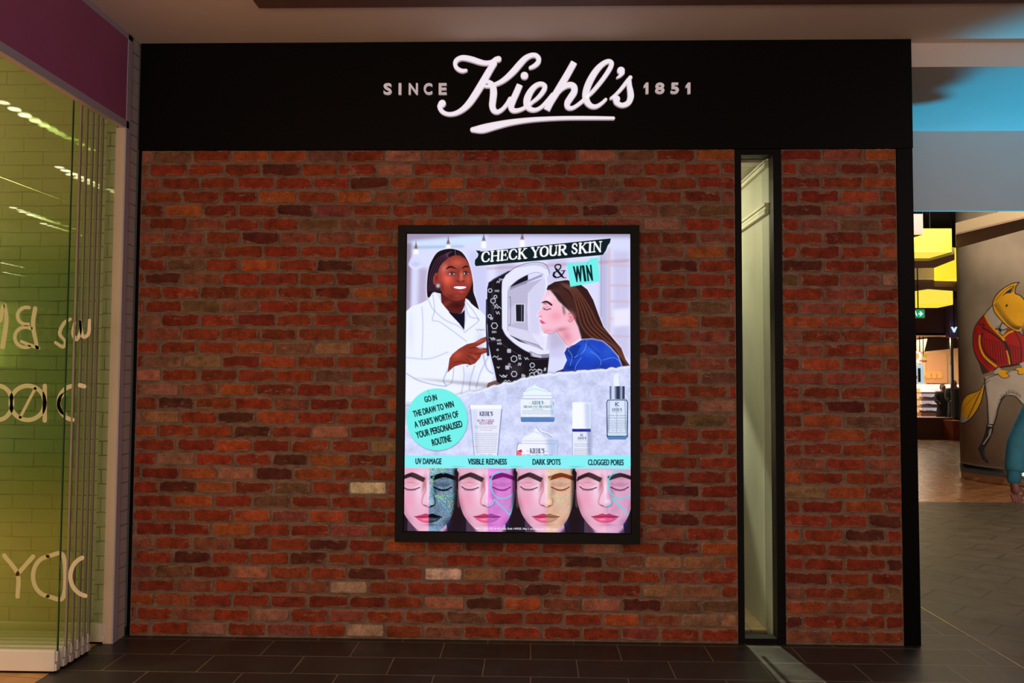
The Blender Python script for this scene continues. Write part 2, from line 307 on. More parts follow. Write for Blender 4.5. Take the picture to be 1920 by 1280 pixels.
def one_brick(x0, x1, z0, z1):
    cxm, czm = (x0+x1)/2, (z0+z1)/2; half = (x1-x0) < 0.16
    k = None
    for sx, sz, kk in SPW:
        if abs(sz-czm) < 0.04 and x0-0.012 <= sx <= x1+0.012: k = kk
    if k is None:
        r = rnd.random()
        k = 'red' if r < .50 else 'deep' if r < .70 else 'dusty' if r < .83 else 'orange' if r < .915 else 'dark' if r < .945 else 'pale' if r < .972 else 'brown'
    c = [v*rnd.uniform(0.86, 1.14) for v in PAL[k]]; c[1] *= rnd.uniform(.9, 1.12)
    n = 44; w_, h_ = (x1-x0)/2, (z1-z0)/2
    ph = [rnd.uniform(0, 6.28) for _ in range(6)]; am = [rnd.uniform(0.0004, 0.0016) for _ in range(6)]
    chip = rnd.choice([None]*5+[0, 1, 2, 3]); cr = rnd.uniform(0.006, 0.014)
    per = []
    L = 2*(2*w_+2*h_)
    for i in range(n):
        s = (i+0.5)/n*L
        if s < 2*w_: p = [-w_+s, -h_]
        elif s < 2*w_+2*h_: p = [w_, -h_+s-2*w_]
        elif s < 4*w_+2*h_: p = [w_-(s-2*w_-2*h_), h_]
        else: p = [-w_, h_-(s-4*w_-2*h_)]
        rr = 0.009
        for ax, (hx, hz) in enumerate(((w_, h_),)):
            ox, oz = abs(p[0])-(hx-rr), abs(p[1])-(hz-rr)
            if ox > 0 and oz > 0:
                d = math.hypot(ox, oz); p[0] = math.copysign(hx-rr+ox/d*rr, p[0]); p[1] = math.copysign(hz-rr+oz/d*rr, p[1])
        if chip is not None:
            qx, qz = [(-w_, -h_), (w_, -h_), (w_, h_), (-w_, h_)][chip]
            d = abs(p[0]-qx)+abs(p[1]-qz)
            if d < cr*2: p[0] += math.copysign((cr*2-d)*0.4, -qx); p[1] += math.copysign((cr*2-d)*0.4, -qz)
        a = i/n*2*PI
        jit = sum(am[q]*math.sin((q+2)*1.7*a+ph[q]) for q in range(6))+rnd.uniform(-0.0011, 0.0011)
        d = math.hypot(p[0], p[1]); nx_, nz_ = p[0]/w_, p[1]/h_
        if abs(nx_) > abs(nz_): p[0] += math.copysign(jit, p[0])
        else: p[1] += math.copysign(jit, p[1])
        per.append(p)
    yf = rnd.uniform(-0.003, 0.003); tl = rnd.uniform(-0.01, 0.01)
    base = len(BV)
    for (ins, y, e) in ((0, 0.014, 1.0), (0.0005, 0.003+yf, 1.0), (0.004, -0.0015+yf, 0.75), (0.012, -0.003+yf, 0.0)):
        for p in per:
            d0 = max(w_-abs(p[0]), 0); f = 1
            px_ = p[0]-math.copysign(min(ins, abs(p[0])), p[0])*(1 if abs(p[0])/w_ > 0.85 else 0.2)
            pz_ = p[1]*(1-ins/h_)
            BV.append((cxm+px_, y+tl*px_*0.3, czm+pz_)); BE.append(e)
    for r_ in range(3):
        for i in range(n):
            j = (i+1) % n
            BF.append((base+r_*n+i, base+r_*n+j, base+(r_+1)*n+j, base+(r_+1)*n+i)); BC.append(c)
    BF.append(tuple(base+3*n+i for i in range(n))); BC.append(c)
JT = 0.0165
def course(x0, x1, joints, z0, z1):
    xs = [x0-JT/2]+[j for j in joints if x0+0.012 < j < x1-0.012]+[x1+JT/2]
    for a, b_ in zip(xs[:-1], xs[1:]):
        one_brick(a+JT/2+rnd.uniform(-.0015, .0015), b_-JT/2+rnd.uniform(-.0015, .0015), z0+rnd.uniform(-.001, .001), z1+rnd.uniform(-.001, .001))
X0, X1 = 0.004, 3.700
X2, X3 = 3.990, 4.682
for i in range(NR):
    zt = ZB-i*RH-0.002; zb = zt-RH+JT
    pr = 278.2+(1207-278.2)*(i+0.4)/NR; pl = 280+(1190-280)*(i+0.4)/NR
    xl = onY(LJ[i], pl)[0]; xr = onY(RJ[i], pr)[0]
    n = round((xr-xl)/0.243); step = (xr-xl)/n
    joints = [xl+step*k+(rnd.uniform(-.009, .009) if 0 < k < n else 0) for k in range(-1, n+3)]
    course(X0, X1, joints, zb, zt)
    a0 = (4.237 if i % 2 == 0 else 4.093)+rnd.uniform(-.006, .006)
    course(X2, X3, [a0+0.2475*k+rnd.uniform(-.005, .005) for k in range(-2, 4)], zb, zt)
me = bpy.data.meshes.new('wall_back'); me.from_pydata(BV, [], BF)
ca = me.color_attributes.new('brick', 'FLOAT_COLOR', 'CORNER')
cols = []
for p, c in zip(me.polygons, BC): cols += [c[0], c[1], c[2], 1.0]*p.loop_total
ca.data.foreach_set('color', cols)
ea = me.attributes.new('edge', 'FLOAT', 'POINT'); ea.data.foreach_set('value', BE)
bw = link('wall_back', me, M['brick']); structure(bw, 'recycled red brick facing either side of a slot window')
M['mortar'] = mat('lime_mortar', (0.205, 0.148, 0.118), 0.95, spec=0.15, noise=0.35, nscale=14, bump=0.8, bscale=90)
mo = MB().box(X0-0.006, X1+0.004, 0.0065, 0.10, 0, ZB).box(X2-0.004, X3+0.006, 0.0065, 0.10, 0, ZB).build('mortar', M['mortar'], bw)
# core of the shop wall, black stop edges
cr = MB().box(-0.03, X1+0.012, 0.10, 0.22, 0, HC).box(3.97, 4.785, 0.10, 0.22, 0, HC).box(X1+0.012, 3.97, 0.10, 0.22, 3.0, HC).box(-0.03, X0-0.006, 0.02, 0.10, 0, HC)
structure(cr.build('wall_back', M['black']), 'dark core of the shop wall behind the brick facing')
structure(box('trim_2', M['black'], 4.688, 4.785, -0.004, 0.22, 0, 3.004, bevel=0.001), 'black upright closing the right end of the brick wall')
# shop inside, right hand flank of the shop
structure(box('wall_right', M['black'], 4.70, 4.785, 0.22, 6.0, 0, HC), 'black outer flank of the shop')

# ------------------------------------------------------------------ slot window
wn = structure(MB().box(3.706, 3.742, 0.0, 0.09, 0.0, 3.003).box(3.936, 3.986, -0.004, 0.09, 0.0, 3.003).box(3.742, 3.936, 0.0, 0.09, 2.968, 3.003).box(3.742, 3.936, 0.0, 0.09, 0.0, 0.032).build('window_1', M['black_frame'], bevel=0.0015), 'tall narrow black framed slot window in the brick wall')
M['slot_glass'] = glass_mat('slot_glass', (0.90, 0.94, 0.88))
box('pane', M['slot_glass'], 3.742, 3.936, 0.050, 0.056, 0.032, 2.968, wn)
structure(box('wall_inner', mat('limed_timber_panel', (0.56, 0.55, 0.46), 0.5, noise=0.10, nscale=3), 3.937, 3.97, 0.0905, 2.6, 0.0, 2.98), 'limed timber lining seen through the slot window')
structure(box('floor', M['slot_timber'], 0.0, 3.955, 0.22, 3.2, 0.0, 0.012), 'sandy timber floor inside the brick shop')
structure(box('ceiling', mat('shop_ceiling', (0.75, 0.68, 0.6), 0.8), 0.0, 3.97, 0.22, 3.2, 2.98, 3.05), 'ceiling inside the brick shop')
structure(box('wall_far', mat('shop_back_wall', (0.5, 0.45, 0.36), 0.8), 0.0, 3.97, 3.2, 3.25, 0, 3.05), 'back wall inside the brick shop')
def zx(u, v): return onX(u, v, 3.95)[2]
print('slot rails', onX(1388, 348, 3.95), onX(1388, 362, 3.95), onX(1388, 437, 3.95))
# rails on the timber lining
M['rail'] = mat('pale_rail', (0.78, 0.74, 0.62), 0.5)
def rail(zc, h, name='trim_3'):
    m = MB()
    m.box(3.912, 3.9365, 0.10, 2.6, zc-h/2, zc-h/6).box(3.917, 3.9365, 0.10, 2.6, zc-h/12, zc+h/6).box(3.912, 3.9365, 0.10, 2.6, zc+h/4, zc+h/2)
    structure(m.build(name, M['rail']), 'pale rail running back along the timber lining')
rail(zx(1448, 300)-0.01, 0.045); rail(zx(1448, 388)-0.0, 0.07, 'trim_4')
hd = empty('door_pull', (3.77, 0.16, 0.57), 0, 'long dark upright door pull on the left behind the slot window glass', 'door handle')
MB().box(3.758, 3.778, 0.15, 0.17, zx(1397, 1030)+0.02, onY(1397, 568, 0.16)[2]).build('grip', M['black_frame'], hd, 0.003)
box('bracket', M['steel'], 3.764, 3.772, 0.17, 0.23, 0.75, 0.77, hd); box('bracket', M['steel'], 3.764, 3.772, 0.17, 0.23, 1.85, 1.87, hd)
structure(MB().box(3.744, 3.9365, 0.225, 0.24, 0.03, 2.96).build('door_1', glass_mat('green_glass', (0.95, 0.97, 0.94))), 'greenish glass door leaf just inside the slot window')

# ------------------------------------------------------------------ fascia sign
sg = empty('shop_sign', (2.38, -0.004, 3.0), 0, 'black fascia with white illuminated script and small capitals, above the brick wall', 'shop sign')
box('fascia_panel', M['black'], -0.018, 4.785, -0.012, 0.10, 3.0045, HC-0.002, sg, bevel=0.001)
M['letter_glow'] = mat('lit_white_acrylic', (0.8, 0.8, 0.85), 0.3, emit=(0.74, 0.76, 0.90), es=0.80)
M['letter_rim'] = mat('acrylic_rim', (0.7, 0.66, 0.68), 0.35, emit=(0.55, 0.46, 0.52), es=0.45)
M['letter_dim'] = mat('small_white_letter', (0.62, 0.58, 0.60), 0.35, emit=(0.50, 0.44, 0.47), es=0.55)
def cr_spline(P, n=9):
    P = np.array(P, float); out = []
    Q = np.vstack([2*P[0]-P[1], P, 2*P[-1]-P[-2]])
    for i in range(1, len(Q)-2):
        p0, p1, p2, p3 = Q[i-1], Q[i], Q[i+1], Q[i+2]
        for k in range(n):
            t = k/n
            out.append(0.5*((2*p1)+(-p0+p2)*t+(2*p0-5*p1+4*p2-p3)*t*t+(-p0+3*p1-3*p2+p3)*t**3))
    out.append(P[-1]); return np.array(out)
def ribbon(pts, flat0=False, flat1=False):
    """outline of a stroke, pts = x,y,width"""
    S = cr_spline(pts, 8); n = len(S)
    T = np.gradient(S[:, :2], axis=0); T /= np.linalg.norm(T, axis=1)[:, None]+1e-9
    Nn = np.stack([-T[:, 1], T[:, 0]], 1); hw = S[:, 2:3]/2
    Lf, Rt = S[:, :2]+Nn*hw, S[:, :2]-Nn*hw
    def cap(c, t, nn, r, sgn):
        return [c+nn*r*math.cos(a)+t*sgn*r*math.sin(a) for a in [PI*k/8 for k in range(1, 8)]]
    out = list(Lf)
    if not flat1: out += cap(S[-1, :2], T[-1], Nn[-1], S[-1, 2]/2, 1)
    out += list(Rt[::-1])
    if not flat0: out += cap(S[0, :2], T[0], -Nn[0], S[0, 2]/2, -1)
    return S, Lf, Rt, T, Nn
def stroke_solid(mb, pts, y0, y1, conv, grow=0.0, flat0=False, flat1=False, slant=None):
    P = [(x, y, max(w_+grow, 2)) for x, y, w_ in pts]
    S, Lf, Rt, T, Nn = ribbon(P)
    for end, fl, sg_ in ((-1, flat1, 1), (0, flat0, -1)):
        if fl: continue
        r = S[end, 2]/2; l2, r2 = [], []
        for a in (.18, .36, .54, .70, .84, .94, .99):
            cc = S[end, :2]+T[end]*sg_*r*a; hh = Nn[end]*r*math.sqrt(1-a*a); l2.append(cc+hh); r2.append(cc-hh)
        if sg_ > 0: Lf = np.vstack([Lf, l2]); Rt = np.vstack([Rt, r2])
        else: Lf = np.vstack([l2[::-1], Lf]); Rt = np.vstack([r2[::-1], Rt])
    n = len(Lf)
    L3 = [conv(*p) for p in Lf]; R3 = [conv(*p) for p in Rt]
    v = [(a[0], y0, a[1]) for a in L3]+[(a[0], y0, a[1]) for a in R3]+[(a[0], y1, a[1]) for a in L3]+[(a[0], y1, a[1]) for a in R3]
    f = []
    for i in range(n-1):
        f += [(i, i+1, n+i+1, n+i), (2*n+i, 3*n+i, 3*n+i+1, 2*n+i+1), (i, 2*n+i, 2*n+i+1, i+1), (n+i, n+i+1, 3*n+i+1, 3*n+i)]
    f += [(0, n, 3*n, 2*n), (n-1, 3*n-1, 4*n-1, 2*n-1)]
    mb.add(v, f)
def scr(X, Y):
    p = onY(820+X/4.8, 80+Y/4.8, -0.03); return p[0], p[2]
SCRIPT = [
 ([(258,248,26),(222,252,36),(180,232,36),(160,195,36),(172,158,40),(215,136,44),(262,138,48),(320,152,50),(380,172,48),(435,182,42),(490,175,42),(525,152,46),(550,146,52)], 0, 0),
 ([(512,186,50),(475,240,58),(430,318,62),(382,400,64),(335,475,62),(285,545,58),(228,600,48),(165,634,40),(100,642,36),(48,622,38),(22,580,42),(32,548,46)], 0, 0),
 ([(41,549,62),(45,545,62)], 0, 0),
 ([(838,224,30),(872,208,38),(905,178,42),(912,142,42),(885,113,40),(840,114,42),(790,142,50),(742,192,56),(690,252,56),(632,308,50),(575,350,42),(510,378,34),(450,392,26),(412,388,18)], 0, 0),
 ([(400,364,16),(430,350,24),(462,352,36),(495,384,54),(506,440,62),(500,510,60),(495,565,58),(508,606,52),(540,622,40),(585,598,34),(625,552,34),(655,505,38)], 0, 0),
 ([(742,378,54),(712,448,56),(680,520,56),(664,575,54),(680,606,46),(725,608,36),(785,584,32),(850,540,30)], 1, 0),
 ([(835,548,24),(885,512,32),(930,468,38),(962,420,42),(966,388,42),(935,370,40),(890,384,44),(845,430,54),(812,495,62),(806,552,60),(830,592,48),(878,604,36),(930,582,32),(985,530,36),(1040,470,44)], 0, 0),
 ([(1231,176,58),(1180,268,60),(1120,370,62),(1065,460,60),(1022,530,58),(985,604,56)], 1, 1),
 ([(1030,520,26),(1080,452,38),(1135,400,44),(1190,378,50),(1228,394,56),(1232,440,58),(1200,492,58),(1170,542,54),(1176,580,44),(1215,586,34),(1262,560,32),(1322,512,34)], 0, 0),
 ([(1345,490,26),(1395,442,34),(1455,372,38),(1515,292,40),(1558,222,42),(1568,182,40),(1540,166,38),(1492,188,44),(1438,240,54),(1388,316,60),(1350,400,62),(1336,472,62),(1348,530,56),(1385,568,44),(1432,572,36),(1480,544,30),(1516,510,26)], 0, 0),
 ([(1652,250,66),(1654,250,66)], 0, 0),
 ([(1664,268,44),(1645,296,26),(1618,314,14)], 0, 0),
 ([(1562,500,22),(1610,462,28),(1660,408,32),(1705,350,34),(1738,312,34)], 0, 0),
 ([(1728,330,34),(1730,392,46),(1738,440,54),(1740,490,56),(1718,540,48),(1665,562,42),(1616,540,44),(1602,505,46)], 0, 0),
 ([(1612,506,62),(1614,506,62)], 0, 0),
 ([(783,296,66),(785,296,66)], 0, 0),
 ([(318,782,44),(405,774,76),(520,746,68),(650,718,54),(800,697,44),(950,685,38),(1150,677,34),(1380,676,32),(1585,678,28)], 0, 0),
]
rimb, glb = MB(), MB()
for k_, (st, f0, f1) in enumerate(SCRIPT[:-1]):
    stroke_solid(rimb, st, -0.030-k_*6e-5, -0.012, scr, 3, f0, f1)
    stroke_solid(glb, st, -0.0335-k_*6e-5, -0.0315, scr, -9, f0, f1)
rm = rimb.build('script_lettering', M['letter_rim'], sg); glb.build('lit_face', M['letter_glow'], rm, world=False).data.transform(Matrix.Translation(-sg.location))
rimb, glb = MB(), MB()
st = SCRIPT[-1][0]
stroke_solid(rimb, st, -0.030, -0.012, scr, 3); stroke_solid(glb, st, -0.0325, -0.028, scr, -9)
rm = rimb.build('underline_stroke', M['letter_rim'], sg); glb.build('lit_face', M['letter_glow'], rm, world=False).data.transform(Matrix.Translation(-sg.location))

def text_mesh(s, extrude=0.0, offset=0.0, shear=0.0, space=1.0):
    """built-in font, normalised so that the text is 1 high and starts at 0"""
    cu = bpy.data.curves.new('t', 'FONT'); cu.body = s; cu.size = 1.0; cu.extrude = extrude; cu.offset = offset; cu.shear = shear; cu.space_character = space
    cu.fill_mode = 'FRONT' if not extrude else 'BOTH'
    o = bpy.data.objects.new('t', cu); COL.objects.link(o); bpy.context.view_layer.update()
    me = bpy.data.meshes.new_from_object(o.evaluated_get(bpy.context.evaluated_depsgraph_get()))
    bpy.data.objects.remove(o); bpy.data.curves.remove(cu)
    return me
def place_text(name, s, m, x0, x1, z0, z1, y, depth, parent, mirror=False, offset=0.01, shear=0.0, space=1.0):
    me = text_mesh(s, 0.05, offset, shear, space); n = len(me.vertices); co = np.zeros(n*3); me.vertices.foreach_get('co', co); co = co.reshape(-1, 3)
    a, b_ = co.min(0), co.max(0)
    u = (co[:, 0]-a[0])/(b_[0]-a[0]); v = (co[:, 1]-a[1])/(b_[1]-a[1]); d = (co[:, 2]-a[2])/(b_[2]-a[2])
    if mirror: u = 1-u
    out = np.stack([x0+u*(x1-x0), y-d*depth, z0+v*(z1-z0)], 1)
    me.vertices.foreach_set('co', out.reshape(-1)); me.update()
    o = link(name, me, m)
    return rel(o, parent) if parent else o
def px_text(name, s, m, u0, v0, u1, v1, y, depth, parent, **k):
    a = onY(u0, v1, y); b_ = onY(u1, v0, y)
    return place_text(name, s, m, a[0], b_[0], a[2], b_[2], y, depth, parent, **k)
for ch, u0, u1 in (('S', 720, 735), ('I', 748, 753), ('N', 767, 784), ('C', 795, 811), ('E', 823, 838)):
    px_text('capital_letter', ch, M['letter_dim'], u0, 157.5, u1, 178.5, -0.012, 0.018, sg, offset=0.022)
for u0 in (1206.5, 1285.0):
    q = [onY(u0+a, b, -0.012) for a, b in ((0, 162.0), (4.2, 156.5), (8.6, 156.5), (8.6, 177), (3.6, 177), (3.6, 163.6), (0, 166.0))]
    MB().prismY([(p[0], p[2]) for p in q], -0.030, -0.012).build('numeral', M['letter_dim'], sg)
for ch, u0, u1 in (('8', 1228, 1245), ('5', 1257, 1272)):
    px_text('numeral', ch, M['letter_dim'], u0, 156.5, u1, 177, -0.012, 0.018, sg, offset=0.022)

# ------------------------------------------------------------------ glass fronted shop on the left
structure(MB().box(-0.16, -0.0305, -0.118, -0.004, 0, HC).build('wall_left', M['whitebrick']), 'white painted brick return beside the black fascia')
structure(box('wall_side', M['whitebrick'], -9.0, -0.165, -0.004, 0.05, 0, HC), 'white painted brick wall seen through the green glass')
hdx = MB().box(-0.072, -0.0315, -5.2, -0.118, 3.105, 3.655)
structure(hdx.build('wall_header', M['cream']), 'cream boxed header over the glass doors')
structure(MB().box(-0.035, -0.024, -5.2, -0.118, 3.102, 3.147).box(-0.035, -0.024, -5.2, -0.10, 3.652, HC-0.001).box(-0.035, -0.024, -0.150, -0.10, 0.0, HC-0.001).build('trim_5', M['lilac'], bevel=0.001), 'lilac painted trim around the magenta panel')
structure(box('trim_6', M['cream'], -0.090, -0.0365, -0.146, -0.119, 0, 3.104), 'cream door jamb beside the stacked glass doors')
mp_ = box('header_panel', M['magenta'], -0.0308, -0.0275, -5.2, -0.150, 3.147, 3.652)
tag(mp_, 'magenta panel above the green glass doors, at the top left', 'wall panel')
structure(box('ceiling', M['ceiling'], -9, -0.075, -12, -0.004, 3.67, 3.72), 'ceiling inside the glass fronted shop')
structure(box('wall_outer', mat('shop_left_wall', (0.45, 0.38, 0.22), 0.8), -9.05, -9.0, -12, 0.05, 0, 3.7), 'far side wall of the glass fronted shop')

M['door_glass'] = glass_mat('green_door_glass', (0.950, 0.974, 0.907))
M['glass_edge'] = mat('glass_edge', (0.03, 0.12, 0.06), 0.15, spec=0.8)
M['seal'] = mat('grey_edge_seal', (0.30, 0.27, 0.24), 0.5)
M['vinyl'] = mat('pale_vinyl', (0.85, 0.80, 0.58), 0.6)
XE = -0.082
PY = [-0.605, -0.535, -0.475, -0.415, -0.362, -0.312, -0.138]
PL = ['frameless glass door nearest the camera, the longest visible white foot rail, front of the stack',
      'second glass door back in the parked stack, bearing pale reversed lettering',
      'third glass door back in the parked stack, between the lettered one and the fourth',
      'middle glass door of the parked stack of seven', 'fifth glass door back in the parked stack',
      'sixth glass door back, last of the tightly packed stack', 'glass door standing apart at the back, closest to the cream jamb']
door_roots = []
for i, y in enumerate(PY):
    r = empty('glass_door', (XE-0.46, y, 0.0), 0, PL[i], 'glass door', 'frameless glass doors parked in a stack')
    wdt = 0.95
    if i == 0 or True:
        box('glass_pane', M['door_glass'], XE-wdt, XE-0.003, y-0.005, y+0.005, 0.10, 3.60, r)
        box('polished_edge', M['glass_edge'] if i in (0, 6) else M['seal'], XE-0.003, XE+(0.0015 if i in (0, 6) else 0.008), y-0.006, y+0.006, 0.10, 3.60, r)
        box('foot_rail', M['white_cap'], XE-wdt, XE-0.004, y-0.018, y+0.018, 0.012, 0.118, r, bevel=0.002)
        MB().box(XE-0.004, XE+0.006, y-0.016, y+0.016, 0.014, 0.05).box(XE-0.004, XE+0.006, y-0.010, y+0.010, 0.06, 0.115).build('end_cap', M['white_cap'], r, bevel=0.0015)
        box('floor_seal', M['black_frame'], XE-wdt, XE-0.006, y-0.012, y+0.012, 0.0, 0.012, r)
    door_roots.append(r)
yv = PY[1]-0.0052
def vt(s, u0, v0, u1, v1, **k):
    return px_text('vinyl_lettering', s, M['vinyl'], u0, v0, u1, v1, yv, 0.0006, door_roots[1], mirror=True, **k)
def vstroke(strokes):
    mb = MB(); conv = lambda x, y: (onY(x, y, yv)[0], onY(x, y, yv)[2])
    for s in strokes: stroke_solid(mb, [(a, b, c*1.35) for a, b, c in s], yv-0.0006, yv, conv)
    return mb.build('vinyl_lettering', M['vinyl'], door_roots[1])
E_ = lambda cx_, cy_, rx, ry, a0, a1, w_, n=14: [(cx_+rx*math.cos(math.radians(a0+(a1-a0)*k/n)), cy_+ry*math.sin(math.radians(a0+(a1-a0)*k/n)), w_) for k in range(n+1)]
# handwritten word, reversed
vstroke([[(66,578,6),(62,610,6),(70,652,5)], E_(50,592,17,16,-75,-280,5), E_(48,632,20,19,-60,-290,5), [(72,652,5),(60,648,5),(40,640,4)],
         [(5,650,7),(12,600,6),(8,570,4),(0,600,7)],
         [(132,598,4),(120,606,5),(112,625,5),(122,640,4),(118,650,5),(104,642,4)], [(140,605,4),(137,625,5),(144,636,5),(151,620,4),(150,600,4),(155,630,5),(166,625,5),(168,600,4)]])
# round reversed capitals
vstroke([E_(-4,755,27,32,-80,80,6), E_(52,755,32,32,0,360,6), [(84,723,6),(84,788,6)], [(66,728,4),(38,782,4)], E_(140,755,30,32,-100,-262,6)[::1], [(150,722,6),(158,724,6)], E_(128,757,18,20,110,250,5)])
vstroke([[(8,1041,6),(33,1076,6),(33,1118,6)], [(62,1043,6),(33,1076,6)], E_(92,1080,30,37,95,265,6), [(90,1042,6),(119,1042,6),(119,1118,6),(90,1118,6)], E_(166,1080,34,37,100,250,6)])

# lamps of that shop (their glints show on the glass)
M['lamp_glow'] = mat('lamp_lens', (1, 1, 1), 0.4, emit=(1.0, 0.90, 0.62), es=11)
M['lamp_rim'] = mat('lamp_rim', (0.5, 0.5, 0.5), 0.4)
def virt(u, v, z):
    """place on a ceiling whose mirror image in the front pane shows at u,v"""
    p = onZ(u, v, z); return p[0], 2*PY[0]-p[1]
ORD = ['topmost of three glints by the pane edges', 'middle of three glints by the pane edges', 'lowest of three glints by the pane edges',
       'upper of the pair crossing the pane edges', 'lower of the pair crossing the pane edges', 'first in the middle row', 'second in the middle row', 'third in the middle row',
       'last in the middle row', 'leftmost in the top row of glints', 'middle one in the top row of glints', 'rightmost in the top row of glints', 'upper left of the lowest cluster', 'middle of the lowest cluster']
for k, (u, v) in enumerate(((112, 312), (122, 318), (132, 326), (150, 348), (160, 357), (25, 388), (42, 396), (58, 402), (82, 418), (6, 190), (27, 203), (46, 215), (5, 492), (10, 510))):
    x, y = virt(u, v, 3.67); r_ = 0.042
    o = empty('downlight', (x, y, 3.67), 0, 'warm ceiling downlight mirrored in the glass, '+ORD[k], 'downlight', 'downlights in the ceiling of the left shop')
    MB().cyl((x, y), r_+0.015, 3.662, 3.6695, 20).build('rim', M['lamp_rim'], o); MB().cyl((x, y), r_, 3.658, 3.6625, 20).build('lens', M['lamp_glow'], o)
dp = box('glowing_board', mat('glowing_panel', (1, 1, 1), 0.5, emit=(1.0, 0.78, 0.36), es=2.2), -6.9, -4.9, -6.6, -6.55, 1.7, 2.6)  # added unseen emitter, placed so its reflection glows in the green glass
tag(dp, 'added warm glowing panel, out of view, mirrored at the left edge of the green glass', 'display board')

# ------------------------------------------------------------------ passage on the right
M['concrete'] = mat('raw_concrete', (0.30, 0.245, 0.185), 0.8, noise=0.22, nscale=1.6, bump=0.2, bscale=25)
T0 = onZ(1801, 893, 0.0); dv = T0[:2]-C[:2]; dv /= np.linalg.norm(dv); RC = 1.0
PCX, PCY = T0[0]+dv[1]*RC, T0[1]-dv[0]*RC
colm = empty('column', (PCX, PCY, 0), 0, 'round concrete column painted with a fox in a red jacket, at the right', 'column')
MB().cyl((PCX, PCY), RC, 0.0, 5.2, 96).build('shaft', M['concrete'], colm, smooth=False)
for p in colm.children[0].data.polygons: p.use_smooth = len(p.vertices) == 4
o = MB().cyl((PCX, PCY), RC+0.012, 0.0, 0.245, 96).build('kick_ring', M['steel'], colm, world=True)
for p in o.data.polygons: p.use_smooth = len(p.vertices) == 4

def rod(parent, x, y, z0, z1=2.76):
    MB().cyl((x, y), 0.012, z0, z1, 8).build('hanger', M['black_frame'], parent)
M['yellow_glow'] = mat('yellow_lit_panel', (0.9, 0.75, 0.1), 0.5, emit=(1.0, 0.76, 0.028), es=0.95)
M['yellow_pale'] = mat('yellow_lit_panel_pale', (0.9, 0.8, 0.2), 0.5, emit=(1.0, 0.80, 0.08), es=0.95)
M['grey_raft'] = mat('grey_raft', (0.34, 0.32, 0.33), 0.7)
M['wood_raft'] = mat('wooden_raft', (0.20, 0.10, 0.06), 0.6)
M['tan_raft'] = mat('tan_raft', (0.42, 0.33, 0.20), 0.7)
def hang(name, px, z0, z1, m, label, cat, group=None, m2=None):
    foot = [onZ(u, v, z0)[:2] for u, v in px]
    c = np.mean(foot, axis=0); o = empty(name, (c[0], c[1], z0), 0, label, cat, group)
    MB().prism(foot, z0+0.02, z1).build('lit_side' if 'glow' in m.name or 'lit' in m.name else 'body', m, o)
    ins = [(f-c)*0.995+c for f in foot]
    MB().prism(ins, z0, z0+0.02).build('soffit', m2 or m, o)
    MB().cyl(c, 0.012, z1, 5.2, 8).build('hanger', M['black_frame'], o)
    return o
G1 = 'yellow lit ceiling boxes over the passage'
hang('light_box', [(1700, 472), (1785, 472), (1742, 487), (1700, 487)], 3.40, 3.735, M['yellow_glow'], 'largest and nearest yellow lit ceiling box, the topmost beside the black post', 'light box', G1, M['yellow_pale'])
hang('light_box', [(1752, 533), (1795, 523), (1800, 531), (1796, 536)], 3.30, 3.85, M['yellow_glow'], 'middle yellow lit ceiling box, against the edge of the concrete column', 'light box', G1, M['yellow_pale'])
hang('light_box', [(1700, 571), (1787, 571), (1758, 577), (1700, 577)], 3.10, 3.50, M['yellow_pale'], 'lowest yellow lit ceiling box, just above the green exit sign', 'light box', G1, M['yellow_glow'])
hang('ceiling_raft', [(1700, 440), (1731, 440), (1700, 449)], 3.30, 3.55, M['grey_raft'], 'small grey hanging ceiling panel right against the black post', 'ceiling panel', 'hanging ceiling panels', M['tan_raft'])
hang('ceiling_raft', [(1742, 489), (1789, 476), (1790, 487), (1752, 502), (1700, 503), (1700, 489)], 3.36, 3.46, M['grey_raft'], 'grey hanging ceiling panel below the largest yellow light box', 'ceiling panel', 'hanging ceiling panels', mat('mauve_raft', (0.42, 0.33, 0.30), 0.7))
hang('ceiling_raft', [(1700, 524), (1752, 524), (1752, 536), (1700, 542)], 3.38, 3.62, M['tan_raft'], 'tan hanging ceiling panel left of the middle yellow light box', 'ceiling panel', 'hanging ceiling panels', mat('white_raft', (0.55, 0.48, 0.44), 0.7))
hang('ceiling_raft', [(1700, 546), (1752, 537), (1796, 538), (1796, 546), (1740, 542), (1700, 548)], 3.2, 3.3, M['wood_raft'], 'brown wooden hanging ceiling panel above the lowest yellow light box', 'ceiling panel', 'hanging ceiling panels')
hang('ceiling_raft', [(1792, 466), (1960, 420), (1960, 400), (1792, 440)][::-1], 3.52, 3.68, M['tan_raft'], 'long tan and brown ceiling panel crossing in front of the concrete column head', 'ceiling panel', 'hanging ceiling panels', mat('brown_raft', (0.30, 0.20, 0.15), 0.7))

def pbox(name, m, u0, v0, u1, v1, Y, dep, parent=None, bevel=0.0, floor=False):
    a = onY(u0, v1, Y); b_ = onY(u1, v0, Y)
    return box(name, m, a[0], b_[0], Y, Y+dep, 0.0 if floor else a[2], b_[2], parent, bevel)
YS = 16.5
M['brown_wall'] = mat('dark_brown_bulkhead', (0.24, 0.10, 0.085), 0.6)
M['warm_wall'] = mat('warm_shop_wall', (0.75, 0.52, 0.30), 0.7, noise=0.1, nscale=1)
M['shelf_white'] = mat('lit_case_interior', (0.8, 0.8, 0.9), 0.5, emit=(0.75, 0.72, 0.95), es=0.55)
structure(pbox('wall_header', M['brown_wall'], 1690, 430, 1960, 628, YS, 0.4), 'dark brown bulkhead over the food shop')
structure(pbox('wall_header', mat('mauve_wall', (0.36, 0.22, 0.40), 0.6), 1781, 560, 1812, 632, YS-0.25, 0.2), 'mauve end of the bulkhead beside the column')
